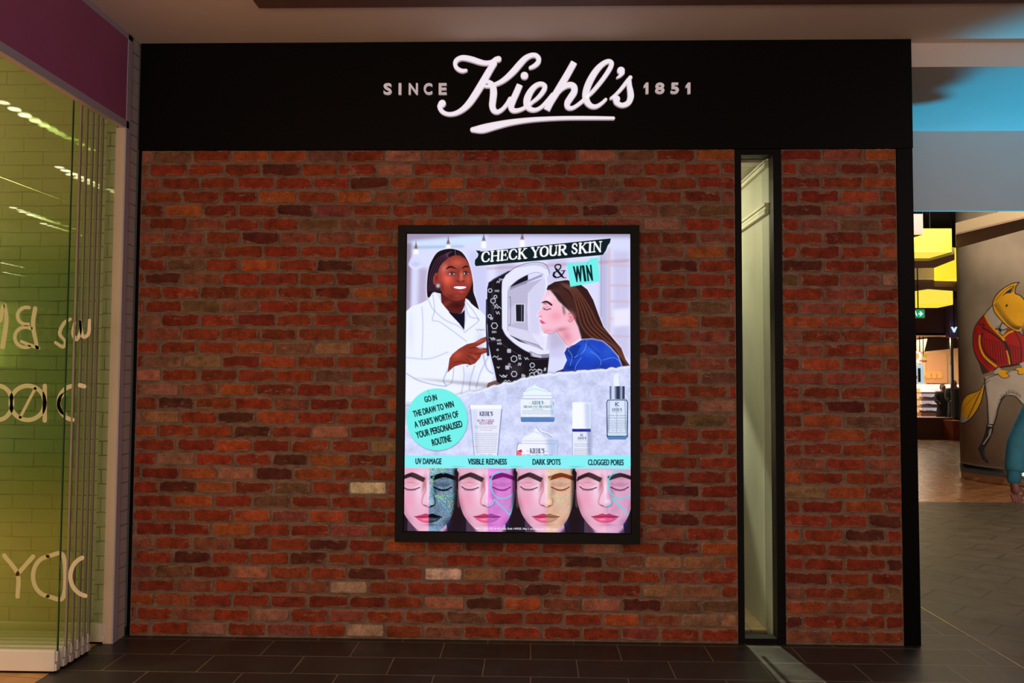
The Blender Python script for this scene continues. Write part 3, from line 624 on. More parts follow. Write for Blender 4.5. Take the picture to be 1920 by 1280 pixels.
structure(pbox('wall_far', M['warm_wall'], 1640, 560, 1990, 815, YS+3.6, 0.2), 'warmly lit back wall of the food shop')
structure(box('ceiling', M['warm_wall'], 10.5, 18, YS, YS+3.8, 2.75, 2.8), 'ceiling inside the food shop')
pl = pbox('shop_plinth', mat('brown_plinth', (0.26, 0.11, 0.07), 0.45), 1690, 783, 1786, 812, YS-0.05, 0.5, floor=True)
tag(pl, 'low brown plinth under the window of the food shop', 'plinth')
pl = pbox('shop_plinth', mat('red_brown_plinth', (0.45, 0.12, 0.055), 0.4), 1787.5, 789, 1812, 818, YS-0.6, 0.5, floor=True)
tag(pl, 'reddish brown low plinth touching the concrete column', 'plinth')
structure(pbox('window_2', glass_mat('shop_glass', (0.93, 0.92, 0.9)), 1700, 630, 1812, 783, YS, 0.02), 'glass front of the food shop')
structure(pbox('trim_7', M['steel'], 1785.5, 625, 1787, 790, YS-0.1, 0.05), 'thin steel upright of the shop window')
area('food_shop_light', (13.6, YS+1.8, 2.7), 2.6, 270, (1.0, 0.78, 0.5), (0, 0, 0), 1.6)
hood = empty('hood', (13.2, YS+1.0, 2.0), 0, 'dark tapered hood hanging over the food counter', 'hood')
mb = MB(); t_ = [onY(u, v, YS+1.0) for u, v in ((1743, 618), (1790, 616), (1800, 652), (1733, 659))]
mb.prismY([(p[0], p[2]) for p in t_], YS+1.0, YS+1.6); mb.build('canopy', mat('dark_hood', (0.07, 0.045, 0.03), 0.4), hood)
dc = empty('display_case', (13, YS+1.4, 0), 0, 'brightly lit white food display case with three shelves', 'display case')
pbox('case_body', M['shelf_white'], 1728, 722, 1767, 777, YS+1.7, 0.05, dc, floor=True)
for k, (v0, v1) in enumerate(((735, 738), (748, 751), (761, 764), (774, 780))):
    pbox('shelf', mat('case_shelf', (0.65, 0.45, 0.25), 0.5), 1727, v0, 1768, v1, YS+1.2, 0.5, dc)
pbox('case_top', mat('lit_top', (0.9, 0.9, 0.9), 0.5, emit=(1.0, 0.93, 0.80), es=1.3), 1727, 721, 1803, 728, YS+1.2, 0.5, dc)
rr = random.Random(5)
for v1, n_ in ((748, 9), (761, 9), (774, 9)):
    for k in range(6):
        u = 1730+k*6
        c = rr.choice([(0.45, 0.12, 0.06), (0.35, 0.35, 0.5), (0.6, 0.25, 0.2), (0.3, 0.2, 0.15)])
        o = pbox('pastry', mat('pastry', c, 0.5), u, v1-rr.uniform(2.5, 4.5), u+4.6, v1, YS+1.25, 0.2, bevel=0.008)
        tag(o, ['leftmost', 'second from left', 'third from left', 'third from right', 'second from right', 'rightmost'][k]+' small pastry on the '+{748: 'second', 761: 'third', 774: 'lowest'}[v1]+' shelf of the lit display case', 'pastry', 'pastries in the lit display case')
wp = empty('wall_picture', (12.9, YS+3.5, 1.9), 0, 'tan backlit picture of bread on the wall of the food shop', 'picture')
pbox('picture_face', mat('tan_picture', (0.4, 0.2, 0.1), 0.5, emit=(0.62, 0.30, 0.13), es=0.55), 1738, 662, 1775, 718, YS+3.5, 0.05, wp)
for u in (1742, 1752, 1762):
    mb = MB(); p = onY(u, 703, YS+3.45); mb.prismY([(p[0]+0.1*math.cos(a), p[2]+0.11*math.sin(a)) for a in np.linspace(0, 2*PI, 14)[:-1]], YS+3.47, YS+3.5); mb.build('loaf', mat('loaf', (0.5, 0.25, 0.08), 0.6, emit=(0.8, 0.34, 0.08), es=0.5), wp)
sc_ = empty('menu_screen', (12.2, YS+0.6, 1.5), 0, 'pale blue lit menu screen beside the black post, under the white letter Q', 'screen')
pbox('screen_face', mat('pale_screen', (0.5, 0.7, 0.8), 0.4, emit=(0.52, 0.78, 0.95), es=0.9), 1690, 683, 1732, 718, YS+0.6, 0.05, sc_)
pbox('screen_figure', mat('screen_dark', (0.02, 0.02, 0.03), 0.4), 1722, 690, 1726, 716, YS+0.58, 0.02, sc_)
pbox('screen_figure', mat('screen_red', (0.6, 0.05, 0.03), 0.4, emit=(0.8, 0.08, 0.05), es=0.6), 1715, 704, 1720, 710, YS+0.58, 0.02, sc_)
ql = empty('shop_letter', (12.2, YS+0.5, 2.0), 0, 'white glowing letter Q above the menu screen', 'letter')
px_text('letter_face', 'Q', mat('white_neon', (1, 1, 1), 0.4, emit=(1, 0.97, 0.9), es=1.1), 1708, 658, 1727, 681, YS+0.5, 0.05, ql, offset=0.02)
fl = empty('striped_flag', (12.6, YS+0.7, 1.9), 0, 'small yellow white and orange striped sign beside the glowing letter Q', 'sign')
for v0, c in ((666, (0.9, 0.7, 0.02)), (671, (0.9, 0.85, 0.6)), (675, (0.8, 0.2, 0.02))):
    pbox('stripe', mat('stripe', c, 0.5, emit=c, es=0.5), 1727, v0, 1738, v0+4, YS+0.7, 0.04, fl)
rod(sc_, onY(1726, 683, YS+.6)[0], YS+0.63, onY(1726, 683, YS+.6)[2]); rod(ql, onY(1717, 660, YS+.5)[0], YS+0.48, onY(1717, 660, YS+.5)[2]); rod(fl, onY(1732, 667, YS+.7)[0], YS+0.72, onY(1732, 667, YS+.7)[2])
pv = empty('blue_sign', (14.0, YS-0.4, 2.4), 0, 'small glowing pale blue letter V sign at the column edge', 'sign')
px_text('letter_face', 'V', mat('blue_neon', (0.5, 0.8, 1), 0.4, emit=(0.55, 0.80, 1.0), es=1.1), 1783, 613, 1793, 623, YS-0.4, 0.05, pv, offset=0.03)
rod(pv, onY(1788, 615, YS-.4)[0], YS-0.43, onY(1788, 615, YS-.4)[2], 5.2)
ex = empty('exit_sign', (8.7, 7.6, 2.5), 0, 'small green exit sign with a white arrow, under the lowest yellow light box', 'exit sign')
YE = 8.6
pbox('sign_body', mat('exit_green', (0.0, 0.3, 0.14), 0.4, emit=(0.0, 0.36, 0.16), es=0.8), 1712, 581, 1733, 594.5, YE, 0.05, ex)
pbox('sign_frame', mat('exit_frame', (0.4, 0.3, 0.2), 0.5), 1712, 579, 1734, 596, YE+0.01, 0.06, ex)
mw = mat('exit_white', (0.9, 0.95, 0.9), 0.4, emit=(0.75, 0.9, 0.8), es=0.9)
def epts(P): return [(onY(u, v, YE)[0], onY(u, v, YE)[2]) for u, v in P]
MB().prismY(epts([(1722, 586.8), (1726, 586.8), (1724, 583.5), (1726, 583.5), (1730.5, 588), (1726, 592.5), (1724, 592.5), (1726, 589.2), (1722, 589.2)]), YE-0.006, YE).build('arrow', mw, ex)
MB().prismY(epts([(1714, 583), (1717, 582.5), (1718, 587), (1720, 592), (1718.5, 592), (1716.5, 588.5), (1714.5, 592.5), (1713, 592), (1715, 587)]), YE-0.006, YE).build('running_figure', mw, ex)
MB().cyl((onY(1723, 579, YE)[0], YE+0.03), 0.01, onY(1723, 579, YE)[2], 5.2, 8).build('hanger', M['black_frame'], ex)

# ------------------------------------------------------------------ painter: fills a raster of cells, later the colours of a fine mesh
class Canvas:
    def __init__(s, wd, ht, conv):
        s.w, s.h, s.conv = wd, ht, conv; s.a = np.zeros((ht, wd, 4), np.float32); s.al = np.zeros((ht, wd), np.float32)
        s.yy, s.xx = np.mgrid[0:ht, 0:wd].astype(np.float32)
    def P(s, pts, cv=None):
        cv = cv or (lambda x, y: (x, y)); return np.array([s.conv(*cv(x, y)) for x, y in pts], float)
    def cover(s, loops):
        """loops: closed arrays in cells -> bbox, coverage (even-odd)"""
        allp = np.vstack(loops); x0, y0 = np.floor(allp.min(0)).astype(int)-1; x1, y1 = np.ceil(allp.max(0)).astype(int)+2
        x0, y0 = max(x0, 0), max(y0, 0); x1, y1 = min(x1, s.w), min(y1, s.h)
        if x1 <= x0 or y1 <= y0: return None
        E0 = np.vstack(loops); E1 = np.vstack([np.roll(l, -1, 0) for l in loops])
        cov = np.zeros((y1-y0, x1-x0+1), np.float32); SS = 4; W = x1-x0
        dy = E1[:, 1]-E0[:, 1]; dys = np.where(dy == 0, 1e-9, dy)
        for r in range(y0, y1):
            for q in range(SS):
                y = r+(q+0.5)/SS
                m = (E0[:, 1] <= y) != (E1[:, 1] <= y)
                if not m.any(): continue
                xs = np.sort(E0[m, 0]+(y-E0[m, 1])/dys[m]*(E1[m, 0]-E0[m, 0]))-x0
                row = cov[r-y0]
                for a, b in zip(xs[::2], xs[1::2]):
                    a = min(max(a, 0), W); b = min(max(b, 0), W)
                    if b <= a: continue
                    ia, ib = int(a), int(b)
                    if ia == ib: row[ia] += (b-a)/SS
                    else:
                        row[ia] += (ia+1-a)/SS; row[ia+1:ib] += 1/SS; row[ib] += (b-ib)/SS
        return (x0, y0, x1, y1), np.clip(cov[:, :W], 0, 1)
    def blend(s, bb, cov, col, clip=None):
        x0, y0, x1, y1 = bb
        if clip is not None: cov = cov*clip[y0:y1, x0:x1]
        A = s.a[y0:y1, x0:x1, :3]; c = cov[..., None]
        col = np.asarray(col, np.float32)
        if col.ndim == 3: col = col[y0:y1, x0:x1]
        A[:] = A*(1-c)+col*c; s.al[y0:y1, x0:x1] = np.maximum(s.al[y0:y1, x0:x1], cov)
    def poly(s, pts, col, al=1.0, smooth=False, cv=None, clip=None, soft=0):
        p = s.P(pts, cv)
        if smooth: p = catmull(p)
        r = s.cover([p])
        if r is None: return None
        bb, cov = r
        if soft:
            pad = int(soft*2.5)+1; x0, y0, x1, y1 = bb; nx0, ny0, nx1, ny1 = max(x0-pad, 0), max(y0-pad, 0), min(x1+pad, s.w), min(y1+pad, s.h)
            big = np.zeros((ny1-ny0, nx1-nx0), np.float32); big[y0-ny0:y1-ny0, x0-nx0:x1-nx0] = cov; cov = blur(big, soft); bb = (nx0, ny0, nx1, ny1)
        s.blend(bb, cov*al, col, clip); full = np.zeros((s.h, s.w), np.float32); x0, y0, x1, y1 = bb; full[y0:y1, x0:x1] = cov; return full
    def line(s, pts, wd, col, al=1.0, smooth=True, cv=None, clip=None, soft=0.5, taper=False):
        p = s.P(pts, cv)
        if smooth and len(p) > 2: p = cr_spline(p, 6)
        n = len(p); ws = np.full(n, wd, float)
        if taper: ws = wd*np.clip(np.sin(np.linspace(0.12, 1, n)*PI*0.97)*1.15, 0.12, 1)
        m = wd/2+soft+2
        x0, y0 = np.floor(p.min(0)-m).astype(int); x1, y1 = np.ceil(p.max(0)+m).astype(int)
        x0, y0 = max(x0, 0), max(y0, 0); x1, y1 = min(x1, s.w), min(y1, s.h)
        if x1 <= x0 or y1 <= y0: return
        X = s.xx[y0:y1, x0:x1]+0.5; Y = s.yy[y0:y1, x0:x1]+0.5; best = np.full(X.shape, 1e9, np.float32)
        for i in range(n-1):
            a, b = p[i], p[i+1]; d = b-a; L2 = d@d+1e-9
            t = np.clip(((X-a[0])*d[0]+(Y-a[1])*d[1])/L2, 0, 1)
            dist = np.hypot(X-a[0]-t*d[0], Y-a[1]-t*d[1])-(ws[i]+(ws[i+1]-ws[i])*t)/2
            best = np.minimum(best, dist)
        s.blend((x0, y0, x1, y1), np.clip(0.5-best/(2*soft), 0, 1)*al, col, clip)
    def blob(s, x, y, rx, ry, col, al=1.0, ang=0.0, cv=None, clip=None, hard=False):
        c = s.P([(x, y)], cv)[0]; e = s.P([(x+rx, y), (x, y+ry)], cv); rx = np.hypot(*(e[0]-c)); ry = np.hypot(*(e[1]-c))
        m = max(rx, ry)*(1.1 if hard else 2.2)+1
        x0, y0, x1, y1 = max(int(c[0]-m), 0), max(int(c[1]-m), 0), min(int(c[0]+m)+1, s.w), min(int(c[1]+m)+1, s.h)
        if x1 <= x0 or y1 <= y0: return
        X = s.xx[y0:y1, x0:x1]+0.5-c[0]; Y = s.yy[y0:y1, x0:x1]+0.5-c[1]; ca_, sa = math.cos(math.radians(ang)), math.sin(math.radians(ang))
        u = (X*ca_+Y*sa)/rx; v = (-X*sa+Y*ca_)/ry; q = u*u+v*v
        cov = np.clip((1-np.sqrt(q))*min(rx, ry)+0.5, 0, 1) if hard else np.exp(-q*1.4)*(q < 4.8)
        s.blend((x0, y0, x1, y1), cov*al, col, clip)
def catmull(p, n=6):
    q = np.vstack([p[-1:], p, p[:2]]); out = []
    for i in range(1, len(p)+1):
        p0, p1, p2, p3 = q[i-1], q[i], q[i+1], q[i+2]
        for k in range(n):
            t = k/n; out.append(0.5*((2*p1)+(-p0+p2)*t+(2*p0-5*p1+4*p2-p3)*t*t+(-p0+3*p1-3*p2+p3)*t**3))
    return np.array(out)
def blur(a, r):
    k = np.exp(-0.5*(np.arange(-int(r*2.5)-1, int(r*2.5)+2)/r)**2); k /= k.sum(); n = len(k)//2
    for ax in (0, 1):
        p = np.pad(a, [(n, n) if i == ax else (0, 0) for i in range(2)], 'edge'); o = np.zeros_like(a)
        for i, kk in enumerate(k):
            sl = [slice(None)]*2; sl[ax] = slice(i, i+a.shape[ax]); o += kk*p[tuple(sl)]
        a = o
    return a
nrng = np.random.RandomState(3)
def vnoise(h, w_, cell):
    g = nrng.rand(int(h/cell)+3, int(w_/cell)+3).astype(np.float32)
    y = np.arange(h)/cell; x = np.arange(w_)/cell; yi, xi = y.astype(int), x.astype(int); fy = (y-yi)[:, None]; fx = (x-xi)[None]
    fy = fy*fy*(3-2*fy); fx = fx*fx*(3-2*fx)
    return g[yi][:, xi]*(1-fy)*(1-fx)+g[yi][:, xi+1]*(1-fy)*fx+g[yi+1][:, xi]*fy*(1-fx)+g[yi+1][:, xi+1]*fy*fx
_loops = {}
def font_loops(st, off=0.0):
    key = (st, off)
    if key in _loops: return _loops[key]
    me = text_mesh(st, 0.0, off, space=1.0+max(off-.01, 0)*4.5); n = len(me.vertices); co = np.zeros(n*3); me.vertices.foreach_get('co', co); co = co.reshape(-1, 3)[:, :2]
    cnt = {}
    for p in me.polygons:
        vs = list(p.vertices)
        for a, b in zip(vs, vs[1:]+vs[:1]):
            k = (min(a, b), max(a, b))
            if k in cnt: cnt[k] = None
            else: cnt[k] = (a, b)
    seg = [v for v in cnt.values() if v]
    bpy.data.meshes.remove(me)
    E0 = co[[a for a, b in seg]]; E1 = co[[b for a, b in seg]]; mn = np.minimum(E0.min(0), E1.min(0)); mxx = np.maximum(E0.max(0), E1.max(0))
    E0 = (E0-mn)/(mxx-mn); E1 = (E1-mn)/(mxx-mn); _loops[key] = (E0, E1); return E0, E1
def ptext(cv_, st, bl, br, h, col, off=0.02, cv=None, shear=0.0, al=1.0):
    """text from baseline-left bl to baseline-right br, height h (all in the crop's units)"""
    E0, E1 = font_loops(st, off)
    bl, br = np.array(bl, float), np.array(br, float); d = br-bl; L = np.hypot(*d); ux = d/L; uy = np.array([ux[1], -ux[0]])
    f = lambda E: bl+E[:, :1]*d+E[:, 1:2]*h*uy+E[:, 1:2]*h*shear*ux
    A = cv_.P(f(E0), cv); B = cv_.P(f(E1), cv)
    # edge soup as two-point loops would double the edges, so cover() is fed directly
    loops = EdgeSoup(A, B); r = cover_soup(cv_, loops)
    if r: cv_.blend(r[0], r[1]*al, col)
class EdgeSoup:
    def __init__(s, a, b): s.a, s.b = a, b
def cover_soup(cv_, es):
    E0, E1 = es.a, es.b; allp = np.vstack([E0, E1]); x0, y0 = np.floor(allp.min(0)).astype(int)-1; x1, y1 = np.ceil(allp.max(0)).astype(int)+2
    x0, y0 = max(x0, 0), max(y0, 0); x1, y1 = min(x1, cv_.w), min(y1, cv_.h)
    if x1 <= x0 or y1 <= y0: return None
    W = x1-x0; cov = np.zeros((y1-y0, W+1), np.float32); dy = E1[:, 1]-E0[:, 1]; dys = np.where(dy == 0, 1e-9, dy); SS = 4
    for r in range(y0, y1):
        for q in range(SS):
            y = r+(q+0.5)/SS; m = (E0[:, 1] <= y) != (E1[:, 1] <= y)
            if not m.any(): continue
            xs = np.sort(E0[m, 0]+(y-E0[m, 1])/dys[m]*(E1[m, 0]-E0[m, 0]))-x0; row = cov[r-y0]
            for a, b in zip(xs[::2], xs[1::2]):
                a = min(max(a, 0), W); b = min(max(b, 0), W)
                if b <= a: continue
                ia, ib = int(a), int(b)
                if ia == ib: row[ia] += (b-a)/SS
                else: row[ia] += (ia+1-a)/SS; row[ia+1:ib] += 1/SS; row[ib] += (b-ib)/SS
    return (x0, y0, x1, y1), np.clip(cov[:, :W], 0, 1)
# serif capitals: (polyline, thick?) on a unit box, y up, plus serif feet (x, y, half width)
SER = {
 'C': (0.92, [([(0.90,0.72),(0.78,0.93),(0.52,1.0),(0.22,0.88),(0.08,0.5),(0.22,0.12),(0.52,0.0),(0.80,0.08),(0.93,0.26)], 1)], [(0.91,0.80,0)]),
 'H': (1.05, [([(0.18,0),(0.18,1)], 1), ([(0.84,0),(0.84,1)], 1), ([(0.18,0.52),(0.84,0.52)], 0)], [(0.18,0,.17),(0.18,1,.17),(0.84,0,.17),(0.84,1,.17)]),
 'E': (0.88, [([(0.20,0),(0.20,1)], 1), ([(0.2,1),(0.86,1),(0.88,0.78)], 0), ([(0.2,0.52),(0.66,0.52)], 0), ([(0.66,0.64),(0.66,0.40)], 0), ([(0.2,0),(0.88,0),(0.93,0.26)], 0)], [(0.2,0,.16),(0.2,1,.16)]),
 'K': (1.0, [([(0.18,0),(0.18,1)], 1), ([(0.22,0.42),(0.82,1)], 0), ([(0.40,0.60),(0.86,0)], 1)], [(0.18,0,.16),(0.18,1,.16),(0.86,0,.16),(0.80,1,.16)]),
 'Y': (0.95, [([(0.10,1),(0.50,0.46),(0.50,0)], 1), ([(0.50,0.46),(0.90,1)], 0)], [(0.5,0,.18),(0.12,1,.16),(0.88,1,.14)]),
 'O': (0.98, [([(0.5,1),(0.18,0.86),(0.08,0.5),(0.18,0.14),(0.5,0),(0.82,0.14),(0.92,0.5),(0.82,0.86),(0.5,1)], 2)], []),
 'U': (1.0, [([(0.18,1),(0.18,0.30),(0.30,0.06),(0.54,0.0),(0.76,0.10),(0.84,0.32)], 2), ([(0.84,0.32),(0.84,1)], 0)], [(0.18,1,.16),(0.84,1,.15)]),
 'R': (1.0, [([(0.18,0),(0.18,1)], 1), ([(0.18,1),(0.58,1),(0.78,0.90),(0.82,0.76),(0.76,0.60),(0.56,0.50),(0.18,0.50)], 2), ([(0.50,0.50),(0.84,0.02),(0.98,0)], 1)], [(0.18,0,.16),(0.18,1,.14)]),
 'S': (0.76, [([(0.80,0.76),(0.70,0.94),(0.48,1.0),(0.24,0.93),(0.17,0.76),(0.28,0.60),(0.64,0.44),(0.82,0.26),(0.72,0.07),(0.46,0.0),(0.22,0.08),(0.12,0.26)], 2)], []),
 'I': (0.50, [([(0.5,0),(0.5,1)], 1)], [(0.5,0,.34),(0.5,1,.34)]),
 'N': (1.05, [([(0.16,0),(0.16,1)], 0), ([(0.16,1),(0.84,0)], 1), ([(0.84,0),(0.84,1)], 0)], [(0.16,0,.14),(0.12,1,.12),(0.84,1,.14)]),
 'L': (0.84, [([(0.20,0),(0.20,1)], 1), ([(0.2,0),(0.86,0),(0.92,0.28)], 0)], [(0.2,0,.16),(0.2,1,.18)]),
 'A': (0.98, [([(0.12,0),(0.48,1)], 0), ([(0.48,1),(0.86,0)], 1), ([(0.22,0.34),(0.70,0.34)], 0)], [(0.12,0,.13),(0.86,0,.16)]),
 'T': (0.92, [([(0.5,0),(0.5,1)], 1), ([(0.06,0.76),(0.08,1),(0.92,1),(0.94,0.76)], 0)], [(0.5,0,.20)]),
 'M': (1.25, [([(0.14,0),(0.14,1)], 0), ([(0.14,1),(0.5,0.05)], 1), ([(0.5,0.05),(0.86,1)], 0), ([(0.86,1),(0.86,0)], 1)], [(0.14,0,.11),(0.10,1,.08),(0.86,0,.14),(0.9,1,.08)]),
 'F': (0.84, [([(0.20,0),(0.20,1)], 1), ([(0.2,1),(0.86,1),(0.88,0.76)], 0), ([(0.2,0.52),(0.62,0.52)], 0)], [(0.2,0,.18),(0.2,1,.14)]),
 'V': (0.95, [([(0.10,1),(0.5,0)], 1), ([(0.5,0),(0.90,1)], 0)], [(0.12,1,.15),(0.88,1,.13)]),
 "'": (0.30, [([(0.5,1),(0.42,0.72)], 1)], []),
}
def serif(cv_, st, bl, br, h, col, cv=None, shear=0.0, thick=0.19, thin=0.075):
    bl, br = np.array(bl, float), np.array(br, float); d = br-bl; L = np.hypot(*d); ux = d/L; uy = np.array([ux[1], -ux[0]])
    wid = [0.42 if c == ' ' else SER[c][0] for c in st]; sp = 0.07; tot = sum(wid)+sp*(len(st)-1); k = L/tot
    e = cv_.P([bl, bl+ux*10], cv); sc = np.hypot(*(e[1]-e[0]))/10      # crop units -> cells
    x = 0
    for c, w_ in zip(st, wid):
        if c != ' ':
            T = lambda p, x=x, w_=w_: tuple(bl+ux*((x+p[0]*w_)*k)+uy*p[1]*h+ux*p[1]*h*shear)
            for pl_, wt in SER[c][1]:
                if wt == 2:      # weight follows the direction: uprights thick, levels thin
                    q = cr_spline(pl_, 5) if len(pl_) > 3 else np.array(pl_)
                    for a, b in zip(q[:-1], q[1:]):
                        dd = b-a; v = abs(dd[1])/(np.hypot(*dd)+1e-9); ww = (thin+(thick-thin)*v**0.8)*h*sc
                        if c == 'S': ww = (thin+(thick-thin)*(1-v*0.2)*(1 if abs(a[1]-0.52) < 0.24 else 0.35))*h*sc
                        cv_.line([T(a), T(b)], ww, col, smooth=False, cv=cv)
                elif c == 'C': 
                    q = cr_spline(pl_, 5)
                    for a, b in zip(q[:-1], q[1:]):
                        dd = b-a; v = abs(dd[1])/(np.hypot(*dd)+1e-9)*(1 if a[0] < 0.6 else 0.5); cv_.line([T(a), T(b)], (thin+(thick-thin)*v)*h*sc, col, smooth=False, cv=cv)
                else: cv_.line([T(p) for p in pl_], (thick if wt else thin)*h*sc, col, smooth=False, cv=cv)
            for sx, sy, hw in SER[c][2]:
                if hw: cv_.line([T((sx-hw/w_, sy)), T((sx+hw/w_, sy))], thin*1.1*h*sc, col, smooth=False, cv=cv)
        x += w_+sp
def lin(r, g, b): return np.array(srgb(r, g, b), np.float32)

# ------------------------------------------------------------------ the poster on the LED screen
YSC = -0.058; SX0, SX1, SZ0, SZ1 = 1.688, 3.053, 0.662, 2.467
PW, PH = 660, 873
def conv_screen(px, py):
    p = onY(px, py, YSC); return (p[0]-SX0)/(SX1-SX0)*PW, (SZ1-p[2])/(SZ1-SZ0)*PH
cvs = Canvas(PW, PH, conv_screen)
A_ = lambda x, y: (740+x/4.0, 420+y/4.0)
B_ = lambda x, y: (740+x/3.879, 700+y/3.879)
F_ = lambda x, y: (760+x/4.465, 850+y/4.465)
def paint_poster(c):
    P, Ln, Bl = c.poly, c.line, c.blob
    W8 = lin(238, 240, 255)
    c.a[..., :3] = lin(216, 218, 252)
    # blurred room
    P([(80,60),(1780,60),(1780,100),(1000,90),(520,100),(130,130),(80,150)], lin(150,135,165), .9, cv=A_, soft=6)
    P([(130,130),(520,95),(700,85),(700,120),(560,150),(420,190),(130,200)], lin(205,225,255), .9, cv=A_, soft=4)
    P([(130,165),(520,160),(520,175),(130,185)], lin(130,150,190), .6, cv=A_, soft=3)
    P([(80,140),(130,140),(120,660),(80,660)], lin(120,85,105), .8, cv=A_, soft=4)
    P([(180,330),(250,330),(250,640),(170,640)], lin(170,150,180), .7, cv=A_, soft=5)
    for x0, x1, col in ((560,700,(196,196,238)),(700,760,(228,226,252)),(760,900,(190,184,222)),(1150,1290,(196,190,228)),(1540,1600,(168,160,200)),(1640,1760,(192,186,222))):
        P([(x0,200),(x1,200),(x1,1000),(x0,1000)], lin(*col), .65, cv=A_, soft=6)
    P([(690,325),(1320,290),(1760,262),(1760,285),(1320,310),(690,340)], lin(190,140,140), .6, cv=A_, soft=2.5)
    for y in (300, 450, 570, 700, 830):
        P([(1610,y),(1765,y+6),(1765,y+20),(1610,y+16)], lin(206,170,172), .55, cv=A_, soft=2)
    P([(1600,180),(1618,180),(1618,960),(1600,960)], lin(205,180,190), .7, cv=A_, soft=2)
    P([(1545,240),(1552,240),(1552,700),(1545,700)], lin(120,110,150), .6, cv=A_, soft=1.5)
    P([(1640,640),(1765,630),(1765,760),(1640,770)], lin(240,236,255), .8, cv=A_, soft=4)
    P([(1150,700),(1300,700),(1290,900),(1170,940)], lin(180,165,190), .5, cv=A_, soft=6)
    for x, y in ((160,145),(402,110),(668,85),(957,75)):   # pendant bulbs of the picture
        Ln([(x,y-20),(x,y)], 1.2, lin(70,55,80), cv=A_)
        P([(x,y-12),(x+16,y+45),(x-16,y+45)], lin(118,82,92), .95, cv=A_, soft=.8)
        P([(x-16,y+42),(x+16,y+42),(x+18,y+95),(x-18,y+95)], lin(250,250,255), .95, cv=A_, soft=2)
    P([(142,230),(180,230),(208,290),(204,320),(160,338),(116,322),(106,290)], lin(214,218,255), .9, cv=A_, soft=1.2, smooth=True)
    Bl(158,300,38,22,lin(186,186,226),.6,cv=A_); Ln([(110,300),(130,326),(165,334),(200,316)],1.2,lin(244,244,255),.9,cv=A_)
    # ---- clinician
    hair = [(245,540),(242,450),(252,350),(275,280),(320,212),(390,186),(450,188),(505,212),(548,275),(572,350),(588,440),(592,510),(612,570),(632,650),(590,640),(540,560),(340,520),(290,512),(262,548)]
    P(hair, lin(242,244,255), 1, cv=A_, smooth=True, soft=3.2); hm = P(hair, lin(26,16,24), cv=A_, smooth=True)
    for q in range(9):
        x = 300+q*14; Ln([(430-q*6,205+q*2),(x+20,262+q*6),(x-34,380+q*6),(x-44,500)], 2.0, lin(96,58,88), .55, cv=A_, clip=hm, soft=1)
    Ln([(452,196),(458,232)], 1.5, lin(150,90,110), .8, cv=A_)
    for q in range(4): Ln([(470+q*14,215+q*8),(530+q*8,290),(556+q*6,380)], 1.5, lin(80,48,66), .5, cv=A_, clip=hm)
    P([(345,520),(350,590),(420,670),(500,670),(528,600),(532,540),(430,520)], lin(92,30,28), cv=A_)
    Bl(470,610,70,30,lin(52,14,16),.8,cv=A_); Bl(380,600,18,50,lin(150,58,48),.6,60,cv=A_)
    face = [(458,234),(408,252),(352,300),(328,350),(326,420),(340,480),(368,530),(420,562),(470,574),(520,556),(556,510),(578,450),(580,390),(566,330),(536,270),(495,242)]
    fm = P(face, lin(148,58,46), cv=A_, smooth=True)
    Bl(395,405,48,62,lin(250,104,84),.75,cv=A_,clip=fm); Bl(372,330,26,40,lin(228,128,120),.6,20,cv=A_,clip=fm); Bl(470,290,60,34,lin(206,96,80),.7,cv=A_,clip=fm)
    Bl(550,410,24,50,lin(216,92,74),.6,cv=A_,clip=fm); Bl(440,545,80,26,lin(96,28,26),.8,cv=A_,clip=fm); Bl(560,520,34,60,lin(82,24,24),.7,20,cv=A_,clip=fm); Bl(470,540,34,14,lin(178,70,56),.6,cv=A_,clip=fm)
    Bl(350,480,26,60,lin(98,32,30),.6,cv=A_,clip=fm); Bl(425,372,46,22,lin(98,36,34),.7,cv=A_,clip=fm); Bl(532,366,34,20,lin(98,36,34),.7,cv=A_,clip=fm)
    Bl(310,410,22,46,lin(150,58,50),1,10,cv=A_,hard=True); Bl(314,405,11,26,lin(92,28,28),.8,cv=A_); Bl(325,462,13,14,lin(230,230,250),.95,cv=A_); Bl(325,460,5,5,lin(90,60,70),.9,cv=A_)
    Ln([(385,336),(420,320),(466,336)], 5.2, lin(34,14,18), cv=A_, taper=True, soft=.8); Ln([(506,332),(536,316),(560,328)], 4.6, lin(34,14,18), cv=A_, taper=True, soft=.8)
    for ex_, ey, rx in ((427,371,28),(535,368,24)):
        Bl(ex_,ey,rx,7.5,lin(206,184,200),1,cv=A_,hard=True); Bl(ex_+3,ey-1,11,10,lin(22,10,14),1,cv=A_,hard=True); Bl(ex_+6,ey-4,2.2,2.2,lin(240,240,255),1,cv=A_)
        Ln([(ex_-rx,ey+2),(ex_-4,ey-11),(ex_+rx,ey-1)], 2.6, lin(20,8,12), cv=A_, soft=.8)
    Ln([(476,345),(484,390),(468,418)], 3, lin(112,40,36), .6, cv=A_, soft=1.6); Bl(500,385,14,34,lin(226,118,98),.8,cv=A_); Bl(502,412,20,13,lin(206,92,74),.9,cv=A_)
    Bl(480,427,8,5,lin(48,12,16),.9,cv=A_); Bl(512,425,7,4,lin(48,12,16),.9,cv=A_); Ln([(460,420),(474,432),(500,434),(524,424)], 1.8, lin(86,24,26), .8, cv=A_)
    P([(434,468),(470,455),(500,457),(520,454),(542,468),(534,490),(500,504),(458,494)], lin(170,48,50), cv=A_, smooth=True)
    P([(444,471),(480,466),(534,469),(526,480),(492,487),(456,481)], lin(248,246,255), cv=A_, smooth=True); Ln([(434,468),(480,461),(544,467)], 1.4, lin(96,22,28), .9, cv=A_)
